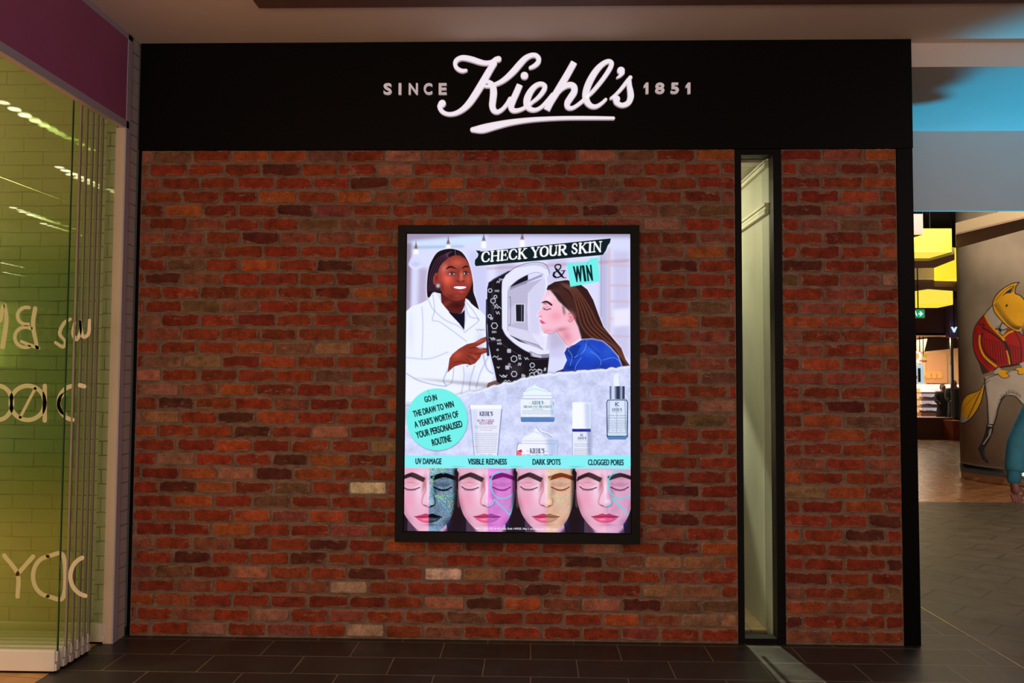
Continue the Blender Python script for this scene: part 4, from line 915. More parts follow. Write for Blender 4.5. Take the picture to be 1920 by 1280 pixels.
    Ln([(420,450),(424,480),(436,500)], 1.5, lin(96,30,30), .7, cv=A_); Bl(500,508,24,5,lin(226,92,88),.7,cv=A_)
    P([(405,655),(440,668),(500,670),(526,640),(526,720),(522,796),(482,742),(430,698)], lin(12,14,34), cv=A_)
    coat = [(84,656),(130,615),(200,592),(258,562),(284,520),(312,516),(345,580),(405,662),(470,730),(520,798),(540,700),(530,640),(526,580),(545,570),(600,618),(650,656),(690,700),(694,900),(730,1090),(745,1130),(722,1186),(690,1230),(480,1276),(300,1330),(84,1330)]
    cm = P(coat, lin(236,240,255), cv=A_)
    for pts, wd, col, al in (([(205,620),(212,760),(208,900),(204,1000)],3,(180,190,232),.8),([(255,570),(290,640),(380,720),(470,760),(520,800)],2.5,(170,180,224),.9),([(285,525),(300,640),(282,720),(330,730),(420,790),(540,880)],2,(150,160,210),.8),
        ([(527,600),(560,690),(632,720),(520,815)],2,(150,160,210),.9),([(530,580),(590,650),(632,720)],1.6,(140,150,205),.9),([(90,1000),(250,1010),(400,960)],4,(190,200,240),.8),([(88,1120),(200,1180),(380,1215),(366,1170),(410,1060)],3,(160,170,218),.9),
        ([(380,1215),(430,1180),(445,1060)],2,(150,160,210),.9),([(700,1000),(640,1120),(610,1230)],4,(176,186,230),.8),([(600,1060),(570,1160),(560,1240)],3,(150,162,212),.8),([(660,960),(690,1080),(735,1120)],5,(160,168,214),.7),
        ([(515,1070),(520,1150),(500,1270)],2.4,(168,178,224),.9)):
        Ln(pts, wd, lin(*col), al, cv=A_, clip=cm, soft=1.6)
    Bl(640,900,40,120,lin(188,194,236),.6,cv=A_,clip=cm); Bl(120,800,30,160,lin(214,220,250),.6,cv=A_,clip=cm); Bl(560,1150,60,60,lin(196,202,240),.5,cv=A_,clip=cm)
    for q in range(5): Ln([(612+q*13,786+(q%2)*8),(622+q*13,800-(q%2)*8)], 1.5, lin(150,90,100), .9, cv=A_)
    Bl(545,1063,10,10,lin(200,204,236),1,cv=A_,hard=True); Bl(545,1063,4,4,lin(120,120,160),.9,cv=A_)
    # hand
    hand = [(398,1108),(405,1050),(412,1005),(432,975),(480,935),(540,900),(598,886),(645,858),(684,843),(692,862),(682,882),(640,905),(610,922),(640,934),(690,928),(694,962),(652,976),(640,1004),(602,1046),(566,1058),(540,1048),(500,1052),(440,1070)]
    hm2 = P(hand, lin(140,52,40), cv=A_, smooth=False)
    Bl(470,980,50,34,lin(196,82,62),.7,-25,cv=A_,clip=hm2); Bl(640,876,42,10,lin(208,96,78),.7,-20,cv=A_,clip=hm2); Bl(650,948,38,9,lin(196,84,66),.7,-5,cv=A_,clip=hm2)
    for pts in ([(560,930),(610,925),(688,932)],[(560,960),(600,972),(650,974)],[(548,985),(580,1005),(612,1020)],[(540,1010),(560,1035),(566,1056)],[(440,1040),(500,1030),(548,1044)]): Ln(pts, 2.0, lin(64,16,16), .85, cv=A_, soft=1)
    Bl(600,992,30,12,lin(190,78,60),.6,40,cv=A_,clip=hm2); Bl(570,1030,20,8,lin(180,70,54),.6,40,cv=A_,clip=hm2)
    Ln([(398,1108),(440,1070),(450,1062)], 2.5, lin(70,24,30), .8, cv=A_)
    # ---- scanner
    P([(88,1150),(700,1190),(800,1215),(1150,1175),(1300,1135),(1760,1085),(1760,1110),(1200,1160),(800,1240)], lin(80,60,80), .5, cv=A_, soft=3)
    P([(700,1190),(760,1170),(790,1200),(700,1230),(690,1215)], lin(120,80,70), cv=A_)
    body = [(692,720),(694,480),(704,440),(740,410),(850,352),(1000,320),(1000,900),(1150,960),(1160,990),(1142,1150),(1060,1168),(980,1168),(900,1190),(800,1206),(765,1180),(745,1080),(722,990),(704,900)]
    bm_ = P(body, lin(22,18,26), cv=A_)
    P([(684,566),(694,560),(700,700),(692,760),(712,985),(700,992),(690,985),(682,760)], lin(40,44,78), cv=A_)
    Ln([(702,440),(760,405),(850,355)], 2, lin(90,90,120), .9, cv=A_); Bl(735,600,14,140,lin(60,58,74),.5,cv=A_,clip=bm_); Bl(900,1090,60,50,lin(66,56,66),.5,cv=A_,clip=bm_)
    Ln([(700,880),(780,880),(850,930),(1000,1010),(1150,1010)], 1.3, lin(70,66,80), .8, cv=A_, clip=bm_)
    # light room showing through the hood
    P([(990,430),(1140,390),(1140,470),(1125,800),(1128,935),(1000,880)], lin(226,224,250), cv=A_)
    P([(1000,500),(1100,400),(1138,400),(1130,560),(1100,640),(1090,830),(1010,820)], lin(206,204,236), .8, cv=A_, soft=4)
    P([(848,492),(1000,440),(1110,408),(1040,470),(1000,520),(994,700),(1004,800),(1080,900),(1118,950),(1000,900),(850,824)], lin(186,182,212), cv=A_)
    P([(850,480),(1105,375),(1108,392),(850,500)], lin(150,146,182), .9, cv=A_); P([(850,640),(905,600),(905,740),(850,760)], lin(204,202,232), .8, cv=A_, soft=2)
    Ln([(858,548),(868,560),(868,740),(856,755)], 2.2, lin(120,116,146), .9, cv=A_); P([(902,598),(976,598),(974,738),(906,734)], lin(226,226,246), cv=A_); P([(908,602),(970,602),(969,732),(911,729)], lin(24,28,42), cv=A_); Ln([(952,606),(952,728)], 2, lin(120,132,150), .9, cv=A_)
    Ln([(850,820),(930,860),(1060,905),(1110,940)], 2, lin(120,118,150), .9, cv=A_); Ln([(930,862),(930,890),(965,915)], 2, lin(70,66,90), .9, cv=A_)
    P([(850,765),(1000,800),(1090,905),(940,862),(850,826)], lin(216,214,240), .9, cv=A_)
    shell = [(803,500),(806,430),(836,378),(898,332),(976,302),(1056,288),(1118,298),(1148,328),(1158,370),(1140,404),(1128,404),(1118,376),(1060,362),(990,382),(924,418),(872,462),(850,510),(848,800),(866,836),(930,878),(1010,905),(1110,945),(1140,945),(1158,940),(1160,972),(1120,985),(1060,978),(980,948),(900,896),(836,836),(806,780)]
    P(shell, lin(228,228,250), cv=A_); Ln([(806,780),(836,836),(900,896),(980,948),(1060,978),(1160,974)], 1.6, lin(150,148,184), .9, cv=A_); Ln([(848,800),(850,510),(872,462),(924,418),(990,382),(1060,362),(1118,376)], 1.6, lin(150,146,180), .9, cv=A_)
    P([(900,330),(976,302),(1056,288),(1118,298),(1148,328),(1154,350),(1100,318),(1040,308),(960,322)], lin(196,196,226), .9, cv=A_); Ln([(840,376),(900,328),(976,298),(1056,285),(1120,296),(1152,330),(1160,372)], 1.8, lin(60,56,72), .9, cv=A_)
    Ln([(1132,402),(1140,440),(1138,490)], 4, lin(236,236,252), cv=A_); P([(1086,820),(1150,820),(1146,838),(1128,846),(1112,842)], lin(236,236,252), cv=A_); Ln([(1135,840),(1126,940)], 5, lin(232,232,250), cv=A_)
    P([(1012,950),(1080,978),(1160,972),(1156,1000),(1090,1004),(1022,990)], lin(138,136,160), cv=A_); P([(1022,960),(1080,984),(1100,984),(1100,1002),(1040,994)], lin(206,206,226), .8, cv=A_)
    WH = lin(214,216,236)
    def hexa(x, y, r, a0=0): Ln([(x+r*math.cos(math.radians(a0+60*k)), y+r*math.sin(math.radians(a0+60*k))) for k in range(7)], 1.8, WH, .95, smooth=False, cv=A_)
    def zig(x, y, n_, dx, dy): Ln([(x+k*dx, y+(dy if k % 2 else 0)) for k in range(n_)], 1.6, WH, .9, smooth=False, cv=A_)
    for x, y, r, a0 in ((716,498,15,0),(738,575,19,30),(748,762,24,0),(895,1010,24,20),(896,1124,22,0),(1032,1058,18,10),(1030,1132,20,30),(1062,1122,18,30),(1090,1104,16,30),(756,545,12,20),(712,690,13,10)): hexa(x, y, r, a0)
    for a in ((740,600,4,12,18),(748,632,5,12,-14),(765,440,4,8,-14),(716,700,5,5,16),(715,850,4,12,10),(735,1000,4,14,-12),(788,1130,5,14,14),(975,1000,4,9,16),(1010,1098,7,14,-12),(840,1062,4,12,14),(768,1070,3,9,10),(820,1180,5,12,-10),(930,1000,4,6,14),(925,1060,4,8,-20),(1120,1100,4,5,-22),(760,655,4,9,20)): zig(*a)
    for st, x, y in (('OH',738,862),('HO',782,870),('OH',786,1010),('HO',768,500),('HO',786,895),('OH',745,808),('O',772,942),('N',935,985),('OH',798,415),('OH',822,1142),('O',860,1050),('N',962,1130)): ptext(c, st, (x-8*len(st),y+8), (x+8*len(st),y+8), 15, WH, .02, A_)
    for x, y in ((858,950),(845,1075),(966,1145)): 
        for k in range(4): hexa(x+(k % 2)*12-6, y+(k//2)*12-6, 7, 15)
    # ---- client
    shirt = [(1190,1140),(1215,1105),(1262,1085),(1292,1020),(1272,966),(1290,930),(1300,918),(1345,905),(1420,856),(1500,846),(1570,868),(1640,930),(1690,1010),(1716,1085),(1600,1102),(1450,1118),(1300,1134)]
    P(shirt, lin(240,244,255), 1, cv=A_, soft=2.6); sm = P(shirt, lin(28,66,190), cv=A_)
    Bl(1460,950,90,50,lin(48,104,232),.7,20,cv=A_,clip=sm); Bl(1600,960,50,60,lin(44,92,214),.6,cv=A_,clip=sm); Bl(1320,1080,70,40,lin(14,34,110),.7,cv=A_,clip=sm); Bl(1560,1070,90,30,lin(18,40,128),.6,cv=A_,clip=sm)
    P([(1272,966),(1296,930),(1340,905),(1400,905),(1350,1000),(1296,985)], lin(22,52,150), cv=A_, clip=sm); Ln([(1350,1000),(1420,950),(1440,880)], 1.8, lin(110,160,240), .8, cv=A_, clip=sm)
    for pts in ([(1470,955),(1520,990),(1548,1040),(1500,1110)],[(1300,940),(1330,990),(1316,1060)],[(1400,1000),(1360,1060),(1350,1120)],[(1560,1020),(1640,1000),(1690,1030)]): Ln(pts, 1.5, lin(112,164,244), .7, cv=A_, clip=sm); 
    for pts in ([(1540,1050),(1520,1100)],[(1300,985),(1350,1010),(1400,960)],[(1420,870),(1480,930),(1540,980)]): Ln(pts, 2, lin(10,24,84), .8, cv=A_, clip=sm)
    P([(1190,1140),(1215,1105),(1262,1090),(1280,1110),(1240,1136)], lin(40,24,50), cv=A_)
    hair2 = [(1138,490),(1148,462),(1200,432),(1290,418),(1380,440),(1445,490),(1490,570),(1530,680),(1566,770),(1640,860),(1700,930),(1730,1010),(1764,1062),(1764,1096),(1712,1074),(1680,990),(1620,920),(1560,872),(1480,856),(1400,862),(1372,800),(1352,740),(1318,670),(1262,640),(1236,600),(1205,545),(1160,508)]
    P(hair2, lin(242,244,255), 1, cv=A_, soft=2.6); hm3 = P(hair2, lin(52,26,26), cv=A_)
    for q in range(14):
        o_ = q*9; Ln([(1250+o_*.8,440+o_*.15),(1330+o_*.7,520+o_*.2),(1370+o_*.9,640),(1400+o_*1.2,760),(1480+o_*1.4,848),(1620+o_*.8,900+o_*.6),(1700+o_*.4,1000+o_*.5)], 2.2, lin(*( (148,84,58) if q % 3 == 0 else (98,54,44) if q % 3 == 1 else (30,14,18))), .6, cv=A_, clip=hm3, soft=1.2)
    for q in range(6): Ln([(1160+q*16,492-q*4),(1230+q*14,520),(1290+q*12,600),(1340+q*8,690)], 1.8, lin(104,60,54), .5, cv=A_, clip=hm3, soft=1.2)
    Bl(1300,470,60,16,lin(120,80,84),.45,15,cv=A_,clip=hm3)
    face2 = [(1142,500),(1126,535),(1104,578),(1106,610),(1096,640),(1068,676),(1072,692),(1098,704),(1084,722),(1090,738),(1102,748),(1096,766),(1100,790),(1120,814),(1160,820),(1210,802),(1246,846),(1284,900),(1302,926),(1345,890),(1396,852),(1372,770),(1344,712),(1310,660),(1270,620),(1226,580),(1186,524),(1164,498)]
    P(face2, lin(250,252,255), 1, cv=A_, soft=2); f2 = P(face2, lin(246,186,206), cv=A_)
    Bl(1150,560,50,30,lin(255,222,238),.8,-40,cv=A_,clip=f2); Bl(1210,690,56,44,lin(238,138,160),.6,cv=A_,clip=f2); Bl(1290,840,46,60,lin(212,120,142),.7,-30,cv=A_,clip=f2); Bl(1250,790,60,20,lin(190,96,116),.7,-10,cv=A_,clip=f2); Bl(1150,800,46,16,lin(218,140,168),.6,cv=A_,clip=f2)
    Bl(1320,700,28,40,lin(240,150,160),1,-20,cv=A_,clip=None); Ln([(1302,672),(1330,668),(1344,700),(1322,732),(1300,722)], 2.0, lin(170,74,88), .9, cv=A_); Ln([(1310,690),(1326,700),(1312,720)], 2.0, lin(190,90,100), .7, cv=A_)
    Ln([(1104,588),(1140,582),(1174,604),(1180,612)], 6, lin(46,20,26), cv=A_, taper=True, soft=.8); Bl(1128,596,20,7,lin(44,18,24),.8,10,cv=A_)
    Ln([(1116,630),(1138,642),(1170,634)], 2.8, lin(44,16,24), cv=A_, soft=.8); Bl(1140,622,24,9,lin(232,150,180),.8,cv=A_); Bl(1120,641,7,3,lin(20,6,14),.8,cv=A_)
    Ln([(1082,696),(1096,690),(1104,700)], 2, lin(184,84,110), .8, cv=A_); Bl(1074,684,9,7,lin(255,226,240),.8,cv=A_,clip=f2)
    P([(1088,725),(1100,718),(1116,731),(1128,740),(1110,748),(1097,746),(1102,739)], lin(222,96,138), cv=A_, smooth=True); Ln([(1090,736),(1112,738),(1134,742)], 1.3, lin(130,24,60), .9, cv=A_)
    Ln([(1120,814),(1165,822),(1212,802)], 2, lin(170,84,112), .7, cv=A_); Ln([(1212,802),(1250,850),(1290,905)], 2, lin(184,96,120), .7, cv=A_)
    for k in range(4): Bl(1264+k*3,620+k*16,12,18,lin(40,18,20),.55,cv=A_)
    # ---- banner
    bn = [(608,196),(650,200),(640,206),(1622,106),(1616,138),(1598,162),(1586,196),(1562,232),(1100,272),(608,316),(600,300),(602,268),(622,246),(628,226)]
    P(bn, lin(246,250,255), 1, cv=A_, soft=2.2); P(bn, lin(10,30,38), cv=A_)
    WT = lin(250,252,255)
    serif(c, 'CHECK', (650,284), (990,254), 72, WT, A_, .13, .20, .085); serif(c, 'YOUR', (1024,250), (1288,226), 72, WT, A_, .13, .20, .085); serif(c, 'SKIN', (1324,222), (1552,203), 72, WT, A_, .13, .20, .085)
    K_ = lin(14,12,24)
    Ln([(1266,402),(1206,330),(1212,306),(1238,304),(1246,322),(1228,346),(1196,366),(1192,386),(1212,400),(1240,394),(1264,368),(1272,350)], 4.2, K_, cv=A_, soft=.6); Ln([(1256,392),(1212,338)], 6.6, K_, cv=A_, soft=.6); Ln([(1196,366),(1192,386),(1206,398)], 6.6, K_, cv=A_, soft=.6); Ln([(1250,349),(1282,349)], 2.4, K_, smooth=False, cv=A_); Ln([(1268,402),(1286,402)], 2.4, K_, smooth=False, cv=A_)
    cy = lin(112,238,232)
    P([(1288,288),(1340,292),(1440,284),(1470,256),(1526,250),(1530,330),(1538,430),(1500,436),(1472,444),(1420,452),(1318,470),(1306,400),(1298,340)], cy, cv=A_); Ln([(1452,288),(1440,306)], 2, lin(60,150,160), .7, cv=A_)
    DK = lin(12,30,38)
    def cond(st, bl, br, h, col=DK, cv=B_, off=.015, e=1.5):
        for dx in (-e, 0, e): ptext(c, st, (bl[0]+dx, bl[1]), (br[0]+dx, br[1]), h, col, .015, cv)
    for st, a, b in (('W',(1350,438),(1412,432)),('I',(1424,431),(1437,429)),('N',(1449,428),(1486,424))): cond(st, a, b, 122 if st != 'N' else 120, DK, A_, .02, 3.2)
    # ---- torn paper
    tear = [(60,225),(240,228),(400,190),(455,162)]; jr = random.Random(4)
    edge = [(455,160),(560,132),(680,104),(740,84),(800,66),(870,58),(930,34),(1000,18),(1060,6),(1140,2),(1240,-8),(1330,-20),(1460,-26),(1560,-36),(1640,-44),(1720,-50)]
    ed = []
    for a, b in zip(edge[:-1], edge[1:]):
        for k in range(5): ed.append((a[0]+(b[0]-a[0])*k/5, a[1]+(b[1]-a[1])*k/5+jr.uniform(-7, 7)))
    pp = [(60,238),(200,238),(330,215)]+ed+[(1740,-50),(1740,720),(60,720)]
    P([(x, y-10) for x, y in pp], lin(70,60,80), .45, cv=B_, soft=3); pm = P(pp, lin(204,210,244), cv=B_)
    nz = vnoise(PH, PW, 22)*.5+vnoise(PH, PW, 7)*.3+vnoise(PH, PW, 2.5)*.2; nz = (nz-.5)
    tex = np.clip(lin(204,210,244)[None, None]*(1+nz[..., None]*.55), 0, 1); c.blend((0,0,PW,PH), pm, tex); 
    Ln([(x, y+6) for x, y in ed[::2]], 5, lin(236,242,255), .8, cv=B_, soft=2.5)
    # ---- round cyan badge
    Bl(311,338,223,228,lin(60,90,120),.55,cv=B_,hard=True); Bl(308,333,222,226,cy,1,cv=B_,hard=True); Ln([(240,120),(262,170),(285,218)], 1.6, lin(60,170,180), .8, cv=B_)
    for st, a, b, h in (('GO IN',(222,212),(310,193),44),('THE DRAW TO WIN',(142,319),(434,243),47),("A YEAR'S WORTH OF",(150,396),(468,316),49),('YOUR PERSONALISED',(162,474),(496,388),50),('ROUTINE',(278,528),(414,494),50)):
        cond(st, a, b, h, DK)
    # ---- products
    BLU = lin(30,40,110); G_ = lin(112,120,150)
    def small(st, x0, x1, y, h, col=BLU, al=.9): ptext(c, st, (x0,y), (x1,y), h, col, .005, B_, al=al)
    P([(545,236),(548,228),(782,228),(786,236),(748,605),(580,605)], lin(120,140,190), .6, cv=B_, soft=2); P([(549,228),(780,228),(776,262),(744,605),(582,605),(554,262)], lin(228,232,250), cv=B_)
    P([(549,228),(780,228),(778,256),(551,256)], lin(244,246,255), cv=B_); Ln([(552,262),(580,600)], 2.4, lin(130,146,190), .8, cv=B_); Ln([(778,262),(748,600)], 2.8, lin(110,126,176), .8, cv=B_); P([(560,262),(600,262),(610,600),(590,600)], lin(206,212,238), .8, cv=B_, soft=3)
    serif(c, "KIEHL'S", (618,306), (714,306), 27, BLU, B_, 0, .2, .09); small('SINCE 1851', 626, 706, 320, 6, G_); Ln([(618,278),(714,278)], .8, BLU, .6, cv=B_)
    serif(c, 'ULTRA FACIAL', (602,350), (726,350), 16, lin(150,40,120), B_); serif(c, 'CLEANSER', (618,369), (712,369), 15, lin(130,40,120), B_)
    small('Gentle Foaming Facial Wash Cleanser', 580, 745, 388, 8, lin(60,50,100)); small('without Over-Drying or Stripping Skin', 584, 742, 400, 8, lin(60,50,100)); small('for all skin types', 618, 710, 417, 11, lin(205,40,110))
    def lines(x0, x1, y0, y1, n_, col, al=.6, sl=0):
        for k in range(n_):
            y = y0+(y1-y0)*k/max(n_-1, 1); x = x0+sl*k; 
            while x < x1-sl*k: w_ = jr.uniform(6, 22); Ln([(x,y),(min(x+w_,x1-sl*k),y)], 1.5, col, al, smooth=False, cv=B_, soft=.7); x += w_+jr.uniform(4, 7)
    lines(582, 748, 436, 574, 11, lin(70,74,110), .55, 1.2); lines(584, 612, 532, 532, 1, lin(210,60,110), .8); small('5.0 fl. oz. - 150 ml', 618, 712, 594, 8, lin(60,60,100))
    # jar with green print
    P([(920,335),(1162,335),(1160,348),(1150,352),(925,352),(916,345)], lin(70,110,170), cv=B_); P([(945,140),(965,110),(1000,95),(1016,78),(1034,92),(1070,108),(1100,120),(1140,150)], lin(226,242,248), cv=B_); Ln([(960,128),(1010,112),(1060,120),(1120,140)], 2, lin(176,206,224), .8, cv=B_)
    P([(934,136),(1140,136),(1140,170),(1150,184),(930,184),(934,170)], lin(232,240,252), cv=B_); Ln([(932,160),(1142,160)], 2, lin(170,190,220), .8, cv=B_); Ln([(930,184),(1150,184)], 2.2, lin(90,110,160), .7, cv=B_)
    P([(920,186),(1160,186),(1166,200),(1162,320),(918,320),(915,200)], lin(232,238,252), cv=B_); P([(916,316),(1164,316),(1162,346),(918,346)], lin(88,128,186), cv=B_); P([(1130,190),(1164,196),(1162,318),(1136,318)], lin(176,196,228), .7, cv=B_, soft=2)
    GR = lin(30,130,130); serif(c, "KIEHL'S", (1002,223), (1082,223), 22, GR, B_); Ln([(980,216),(996,216)], 1, GR, .8, cv=B_); Ln([(1088,216),(1102,216)], 1, GR, .8, cv=B_)
    serif(c, 'CREAMY EYE TREATMENT', (938,249), (1142,249), 15, GR, B_); small('with Avocado', 1000, 1080, 263, 9, GR); lines(930, 1156, 270, 292, 3, GR, .6); Ln([(1152,210),(1158,230)], 2, GR, .7, cv=B_)
    # big jar
    P([(936,470),(975,432),(1010,420),(1032,388),(1050,410),(1100,424),(1150,446),(1168,472)], lin(238,240,252), cv=B_); Ln([(1032,392),(1060,424),(1110,440),(1150,470)], 2.4, lin(150,156,196), .9, cv=B_); Ln([(960,452),(1010,424),(1060,440)], 2, lin(186,192,224), .8, cv=B_); P([(1060,430),(1120,440),(1166,470),(1080,462)], lin(176,184,216), .6, cv=B_, soft=2)
    P([(930,466),(1172,466),(1174,512),(922,512),(926,480)], lin(234,236,252), cv=B_); Ln([(926,490),(1174,490)], 1.6, lin(180,188,220), .8, cv=B_); P([(900,512),(1186,512),(1182,605),(888,605),(890,530)], lin(238,240,254), cv=B_)
    P([(1100,466),(1176,466),(1186,520),(1182,605),(1120,605)], lin(150,176,226), .7, cv=B_, soft=5); Ln([(896,508),(1182,512)], 1.6, lin(150,160,200), .7, cv=B_); Ln([(900,508),(890,540),(888,600)], 2.5, lin(90,100,150), .7, cv=B_); Ln([(1184,520),(1182,600)], 2.5, lin(140,160,200), .7, cv=B_)
    serif(c, "KIEHL'S", (984,577), (1090,577), 30, BLU, B_); Ln([(984,546),(1090,546)], 1, BLU, .6, cv=B_); Ln([(984,581),(1090,581)], 1, BLU, .6, cv=B_); small('SINCE', 958, 979, 568, 7); small('1851', 1094, 1112, 568, 7); serif(c, 'ULTRA FACIAL CREAM', (930,604), (1146,604), 14, BLU, B_)
    P([(888,564),(922,550),(930,572),(918,578),(926,592),(900,605),(886,594)], lin(222,30,72), cv=B_); small('No.1', 892, 922, 577, 9, lin(250,230,240)); small('best', 892, 918, 590, 8, lin(250,230,240))
    # pump bottle
    P([(1293,214),(1310,208),(1410,208),(1427,216),(1426,402),(1292,402)], lin(244,246,255), cv=B_); P([(1380,210),(1427,216),(1426,402),(1386,402)], lin(150,176,226), .6, cv=B_, soft=4); P([(1291,402),(1426,402),(1426,424),(1291,424)], lin(34,40,150), cv=B_); P([(1288,424),(1428,424),(1430,600),(1290,600)], lin(226,232,250), cv=B_)
    P([(1398,402),(1430,402),(1432,600),(1406,600)], lin(40,70,150), .6, cv=B_, soft=3); Ln([(1292,430),(1294,600)], 2, lin(120,140,190), .8, cv=B_)
    Ln([(1354,438),(1354,456)], 1.6, BLU, cv=B_); Ln([(1370,438),(1356,448),(1372,456)], 1.6, BLU, .9, smooth=False, cv=B_); serif(c, "KIEHL'S", (1332,477), (1392,477), 14, BLU, B_); small('DERMATOLOGIST SOLUTIONS', 1328, 1394, 490, 5, G_)
    small('Retinol Skin-Renewing', 1308, 1412, 518, 9); small('Daily Micro-Dose Serum', 1308, 1412, 533, 9); lines(1306, 1414, 548, 594, 5, lin(70,74,110), .55)
    # dropper bottle
    P([(1592,92),(1592,30),(1600,8),(1616,0),(1632,8),(1642,30),(1642,92)], lin(232,238,252), cv=B_, smooth=False); Ln([(1634,20),(1638,90)], 3, lin(170,190,228), .8, cv=B_, soft=2)
    for k in range(12):
        g = [0.35, .75, 1, .9, .6, .3, .12, .1, .5, .75, .3, .1][k]; P([(1564+k*9,92),(1574+k*9,92),(1574+k*9,187),(1564+k*9,187)], lin(*(np.array([210,224,250])*g+np.array([10,20,50])*(1-g)).clip(0,255)), cv=B_)
    P([(1548,190),(1688,190),(1698,210),(1696,460),(1680,480),(1556,480),(1542,462),(1540,210)], lin(30,50,100), cv=B_); P([(1553,196),(1683,196),(1690,212),(1688,430),(1550,430),(1547,212)], lin(214,226,246), cv=B_)
    P([(1547,432),(1690,432),(1686,452),(1552,452)], lin(200,222,240), cv=B_); P([(1544,456),(1694,456),(1680,480),(1556,480)], lin(86,126,176), cv=B_); Ln([(1560,200),(1556,425)], 3, lin(120,150,196), .8, cv=B_, soft=1.5); Ln([(1676,200),(1680,425)], 3, lin(120,150,196), .8, cv=B_, soft=1.5); Ln([(1616,196),(1616,420)], 3, lin(150,176,212), .6, cv=B_)
    Ln([(1606,210),(1606,236)], 2.2, BLU, cv=B_); Ln([(1628,210),(1609,224),(1630,236)], 2, BLU, smooth=False, cv=B_); serif(c, "KIEHL'S", (1582,270), (1652,270), 16, BLU, B_); small('DERMATOLOGIST SOLUTIONS', 1578, 1656, 282, 5); small('Clearly Corrective', 1554, 1684, 312, 13); small('Dark Spot Solution', 1554, 1684, 330, 13); lines(1552, 1686, 342, 402, 6, lin(50,60,110), .6); small('1.0 fl. oz. - 30 ml', 1574, 1662, 420, 9)
    # ---- cyan band
    P([(60,595),(1730,595),(1730,692),(60,687)], lin(132,238,242), cv=B_)
    for st, x0, x1, y in (('UV DAMAGE',152,340,659),('VISIBLE REDNESS',533,815,662),('DARK SPOTS',1003,1206,664),('CLOGGED PORES',1407,1665,667)): cond(st, (x0,y), (x1,y+1), 43, lin(14,48,66))
    # ---- four faces
    P([(-20,118),(1900,126),(1900,690),(-20,690)], lin(40,26,34), cv=F_)
    top = c.conv(*F_(0, 121))[1]
    for k, X0 in enumerate((-52, 440, 932, 1428)):
        T = lambda x, y, X0=X0: F_(X0+x, y)
        P([(40,560),(20,700),(470,700),(420,520)], lin(30,40,96), .8, cv=T, soft=3); P([(70,560),(70,690),(410,690),(390,560)], lin(206,160,206), cv=T)
        fo = [(30,118),(8,170),(4,260),(8,360),(22,440),(52,520),(104,590),(160,640),(240,680),(320,662),(384,606),(434,530),(466,430),(480,320),(478,230),(462,160),(436,118)]
        P([(-6,300),(12,300),(14,460),(-4,440)], lin(226,150,178), cv=T)
        P([(0,118),(60,118),(40,300),(60,470),(130,600),(180,690),(-40,690),(-40,118)], lin(30,18,26), .9, cv=T, soft=3); P([(440,118),(520,118),(520,690),(330,690),(420,600),(470,450)], lin(30,18,26), .9, cv=T, soft=3)
        m = P(fo, lin(228,170,196), cv=T, smooth=True); m[:max(int(top), 0)] = 0
        Bl(190,300,70,150,lin(252,220,242),.75,cv=T,clip=m); Bl(20,420,34,120,lin(150,84,104),.7,-15,cv=T,clip=m); Bl(468,420,30,140,lin(150,84,110),.7,12,cv=T,clip=m); Bl(120,204,90,26,lin(196,120,130),.6,cv=T,clip=m); Bl(372,204,90,26,lin(196,120,140),.6,cv=T,clip=m); Bl(330,470,60,40,lin(206,140,172),.5,-40,cv=T,clip=m); Bl(80,390,70,80,lin(240,140,172),.42,cv=T,clip=m); Bl(420,400,50,90,lin(222,140,184),.45,cv=T,clip=m); Bl(60,560,70,50,lin(176,104,146),.7,45,cv=T,clip=m); Bl(410,580,60,50,lin(176,110,150),.7,-45,cv=T,clip=m)
        Bl(250,160,120,40,lin(250,214,238),.6,cv=T,clip=m); Bl(250,640,80,26,lin(246,196,220),.6,cv=T,clip=m); Bl(256,595,70,12,lin(196,116,150),.7,cv=T,clip=m); Bl(12,220,14,90,lin(168,100,120),.7,cv=T,clip=m)
        Bl(100,250,60,22,lin(206,116,122),.75,cv=T,clip=m); Bl(100,262,66,12,lin(250,200,226),.7,cv=T,clip=m); Bl(370,255,66,26,lin(196,116,146),.7,cv=T,clip=m)
        Bl(208,262,22,95,lin(170,84,84),.8,8,cv=T,clip=m); Bl(300,320,26,110,lin(176,96,124),.6,cv=T,clip=m); Bl(262,400,30,26,lin(254,226,244),.8,cv=T,clip=m); Bl(250,300,14,90,lin(254,232,248),.8,cv=T,clip=m)
        # brows
        for q in range(26):
            t = q/25; x = 8+192*t; yb = 212-42*math.sin(min(t*1.35, 1)*PI*.55)+max(t-.45, 0)*88
            Ln([(x,yb+14),(x+14,yb-14+t*4)], 4.8, lin(42,22,28), .9, cv=T, clip=m, soft=1)
            x = 478-196*t; yb = 208-34*math.sin(min(t*1.3, 1)*PI*.55)+max(t-.5, 0)*60
            Ln([(x,yb+13),(x-12,yb-12+t*4)], 4.8, lin(42,22,28), .9, cv=T, clip=m, soft=1)
        # closed lids
        for xs_ in ([(34,278),(60,296),(100,302),(140,296),(172,284)], [(292,282),(330,298),(372,306),(412,296),(440,280)]):
            Ln(xs_, 3.4, lin(50,18,30), .95, cv=T, clip=m, soft=.9); Ln([(x,y+7) for x, y in xs_[1:-1]], 3.5, lin(170,92,120), .6, cv=T, clip=m, soft=1.5); Ln([(x,y-34) for x, y in xs_], 1.6, lin(176,92,110), .6, cv=T, clip=m, soft=1.3)
            for q in range(7): x, y = xs_[1][0]+q*12, xs_[1][1]+4; Ln([(x,y),(x-3+q,y+9)], 1.1, lin(40,16,28), .7, cv=T, clip=m)
